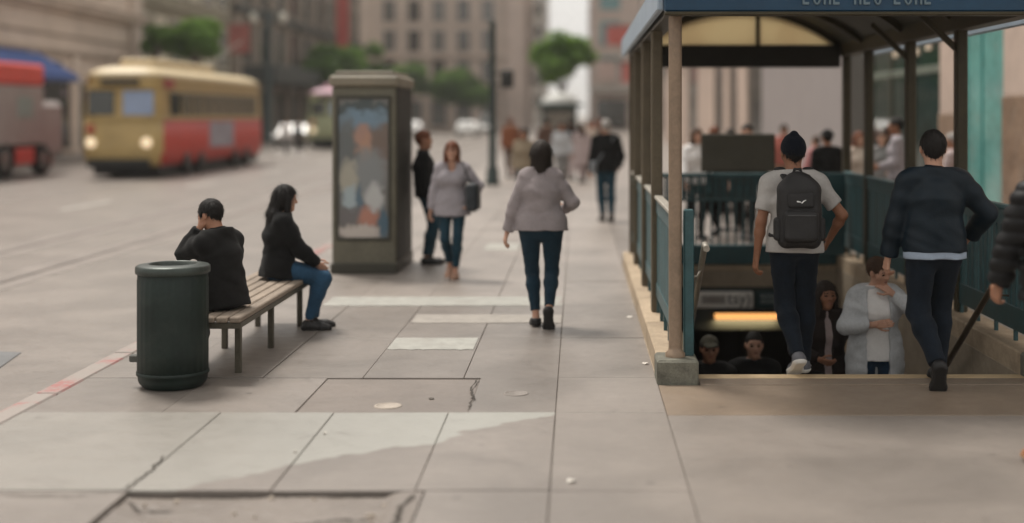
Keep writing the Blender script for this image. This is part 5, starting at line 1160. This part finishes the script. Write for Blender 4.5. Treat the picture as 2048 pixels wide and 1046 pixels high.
r10, i10 = person('person in white tee and grey cardigan, hand at the face, on the stairs', (X10, D10, z10), 178, 1.68, 'f', dict(pel=(0, 0, .93), lean=4, hp=14, hy=-38, hr=8, fL=(-.09, .02, 0, 0, -6), fR=(.09, .05, 0, 0, 6), hL=(-.115, .17, 1.42), eL=(-1, .1, -.8), hR=(.05, .23, 1.17), eR=(1, -.2, -.7), pnL=(.6, -.9, 0), pnR=(-.5, -1, .1), curl=18),
    dict(mat=greyk, name='cardigan', hem=.24, g=.042, sg=.026, flare=.04, amp=.006, collar=.3, open=.095), jeans(denim), ('short', 'brown'), 'light', SH, None, NEAR, fat=1.02, inner=dict(mat=white_c, name='t_shirt', sleeve='short', sg=.012, hem=.07, g=.026, collar=.2, flare=.015))
# 11-13 lower on the stairs, in the dark
for lab, px, d, Hh, hr_, sk_, tm_, hat_ in (('person in dark cap and coat low on the stairs at left', 1418, 12.2, 1.70, ('short', 'black'), 'mid', blk2, ('cap', fabric('cap_olive', (.06, .055, .04)))), ('person in black without a cap low on the stairs', 1507, 12.3, 1.72, ('crop', 'black'), 'light', blackc, None), ('person in red top low on the stairs between two others', 1474, 13.0, 1.60, ('short', 'black'), 'mid', fabric('cloth_red_dark', (.22, .04, .04)), None)):
    xx = at(px, 0, d)[0]; person(lab, (xx, d, on_step(d)), 180, Hh, 'm', dict(fR=(.09, .26, .185, 0, 6), fL=(-.09, .02, 0, 0, -6)), dict(mat=tm_, hem=.06, g=.03, sg=.025), jeans(blackc), hr_, sk_, SH, hat_, .014)
# 14 man beside the entrance rail
X14, D14 = at(1219, 0, 1)[0]*gp(0, 442)[1], gp(0, 442)[1]
r14, i14 = person('person in black jacket and jeans with a grey strap, beside the left railing', (X14-.06, D14, 0), 8, 1.80, 'm', dict(fL=(-.07, .1, 0, 0, -4), fR=(.07, -.08, 0, 14, 4), hL=(-.27, .05, .84), hR=(.25, .16, .92)), dict(mat=blackc, hem=.10, g=.034, sg=.028), jeans(denim_t), ('short', 'grey'), 'light', SH, None, .014)
b14 = bag_on(r14, 'messenger_bag', 'grey messenger bag slung over the black jacket by the railing', 'bag'); mg = fabric('strap_grey', (.16, .17, .18))
sdf_part('strap', union([cone(i14['shj'][1]+V3(-.05, -.09, .05), i14['pel']+V3(-.2, -.15, .05), .012, .012, (1, 0, 0), 2.2)], .01), .010, mg, b14); sdf_part('pouch', union([rbox(i14['pel']+V3(-.24, -.06, -.02), (.05, .14, .11), .04)], .01), .012, mg, b14)
# crowd behind the entrance and down the sidewalk
random.seed(5); np.random.seed(5)
pinkc = fabric('cloth_pink', (.45, .20, .20)); rustc = fabric('cloth_rust', (.22, .085, .045)); cream = fabric('cloth_cream', (.55, .46, .38)); coral = fabric('cloth_coral', (.42, .14, .11)); greyc = fabric('cloth_grey', (.20, .195, .19)); brownc = fabric('cloth_brown', (.10, .06, .045)); khaki = fabric('cloth_khaki', (.25, .2, .14)); pale = fabric('cloth_pale_rose', (.44, .36, .35))
STRIDE = [dict(fL=(-.07, .16, 0, 0, -4), fR=(.07, -.16, .01, 30, 4), hL=(-.26, -.08, .84), hR=(.26, .18, .86)), dict(fR=(.07, .16, 0, 0, 4), fL=(-.07, -.16, .01, 30, -4), hR=(.26, -.08, .84), hL=(-.26, .18, .86)), dict(hL=(-.12, .26, 1.05), hR=(.25, .05, .84))]
CROWD = [
 ('person in white top and dark skirt behind the entrance post', 1392, 20.0, 200, 1.68, 'f', white_c, blackc, ('long', 'brown'), None, 0), ('person in black behind the left half of the notice board', 1430, 20.6, 20, 1.70, 'f', blackc, blackc, ('short', 'auburn'), None, 1),
 ('person in charcoal behind the right end of the notice board', 1494, 19.7, 170, 1.74, 'm', blk2, blackc, ('short', 'black'), None, 0), ('person in grey top between two others behind the notice board', 1462, 21.2, 10, 1.66, 'm', greyc, blackc, ('short', 'dark'), None, 2),
 ('person in coral top far behind the back railing', 1567, 27.5, 190, 1.68, 'f', coral, khaki, ('bun', 'dark'), None, 0), ('person in pink top left of the person in black hat', 1634, 24.0, 30, 1.50, 'f', pinkc, greyc, ('short', 'brown'), None, 1),
 ('person in black coat and black hat behind the back railing', 1656, 19.4, 10, 1.66, 'm', blackc, blackc, ('short', 'black'), ('brim', blackc), 2), ('person in long white coat behind the back railing', 1716, 20.2, 195, 1.62, 'f', cream, cream, ('long', 'auburn'), None, 0),
 ('person with pale scarf between two bronze posts', 1764, 21.5, 175, 1.60, 'f', greyc, blackc, ('short', 'brown'), None, 2), ('person in pale lilac shirt facing left behind the bronze post', 1797, 19.6, 75, 1.84, 'm', lilac, denim_d, ('short', 'black'), None, 2),
 ('person in grey walking past the stone pier', 1908, 19.0, 60, 1.62, 'm', pale, greyc, ('short', 'grey'), None, 1), ('dark clothed person hidden behind the one in the pale lilac shirt', 1778, 23.0, 20, 1.70, 'm', blackc, blackc, ('short', 'black'), None, 0),
 ('person in rust brown coat beyond the traffic signal pole', 1021, 39.5, 10, 1.80, 'm', rustc, brownc, ('short', 'auburn'), None, 0), ('person in khaki top just beyond the one in grey sweatshirt', 1048, 26.0, 170, 1.62, 'f', khaki, greyc, ('bob', 'black'), None, 1),
 ('person in dark coat ahead of the one in grey sweatshirt', 1094, 36.0, 5, 1.80, 'm', brownc, blackc, ('short', 'dark'), None, 0), ('person in pale grey top walking in the far crowd', 1123, 34.0, 185, 1.70, 'f', greyk, greyc, ('long', 'dark'), None, 1),
 ('person in dark top with rose trousers in the far crowd', 1141, 38.0, 0, 1.78, 'm', blk2, pale, ('short', 'black'), None, 0), ('person in pale rose coat in the far crowd', 1163, 36.5, 10, 1.66, 'f', pale, pale, ('long', 'brown'), None, 1),
 ('person in grey with dark trousers right in the far crowd', 1178, 40.0, 180, 1.72, 'm', cream, blackc, ('short', 'dark'), None, 0), ('person in brown jacket at the right of the far crowd', 1200, 44.0, 0, 1.76, 'm', brownc, khaki, ('short', 'auburn'), None, 1),
 ('person in rose top farther off by the entrance', 1190, 52.0, 180, 1.70, 'f', coral, greyc, ('short', 'dark'), None, 2)]
for lab, px, d, yw, Hh, sx, tp, bt, hr_, ht, ps in CROWD:
    long_ = tp is bt and sx == 'f'; person(lab, (at(px, 0, d)[0], d, 0), yw, Hh, sx, STRIDE[ps], dict(mat=tp, name='coat' if long_ else 'jacket', hem=.42 if long_ else .07, g=.03, sg=.024, flare=.05 if long_ else .01), jeans(bt), hr_, random.choice(('light', 'mid', 'light', 'tan')), SH, ht, .016 if d < 25 else .022, 'pedestrians')
for lab, px, d, tp, bt, st_ in (('pedestrian in grey and pink crossing between truck and streetcar', 98, 50, lilac, coral, 0), ('pedestrian in dark clothes by the dark shop doorway', 62, 54, blackc, blackc, 1), ('pedestrian in white top between the two streetcars', 572, 68, white_c, greyc, 0), ('pedestrian in dark coat beside the one in white, between the streetcars', 596, 72, blackc, blackc, 1)):
    person(lab, (at(px, 0, d)[0], d, -.14), 180, 1.74, 'm', STRIDE[st_], dict(mat=tp, hem=.07, g=.03, sg=.024), jeans(bt), ('short', 'dark'), 'light', SH, None, .024, 'pedestrians')
# ------------------------------------------------------------ the hazy city air
hz = MB().box(-1510, 1510, -210, 2510, -7, 44).build('haze', None, None)
hz.data.materials.clear(); hm_ = bpy.data.materials.new('haze'); hm_.use_nodes = True; hn = hm_.node_tree
hn.nodes.remove(hn.nodes['Principled BSDF']); pv = hn.nodes.new('ShaderNodeVolumePrincipled'); pv.inputs['Color'].default_value = (.97, .95, .92, 1); pv.inputs['Density'].default_value = .0005
hn.links.new(pv.outputs[0], hn.nodes['Material Output'].inputs['Volume']); hz.data.materials.append(hm_); tag(hz, 'thin pale haze filling the street air', 'haze', None, 'stuff')
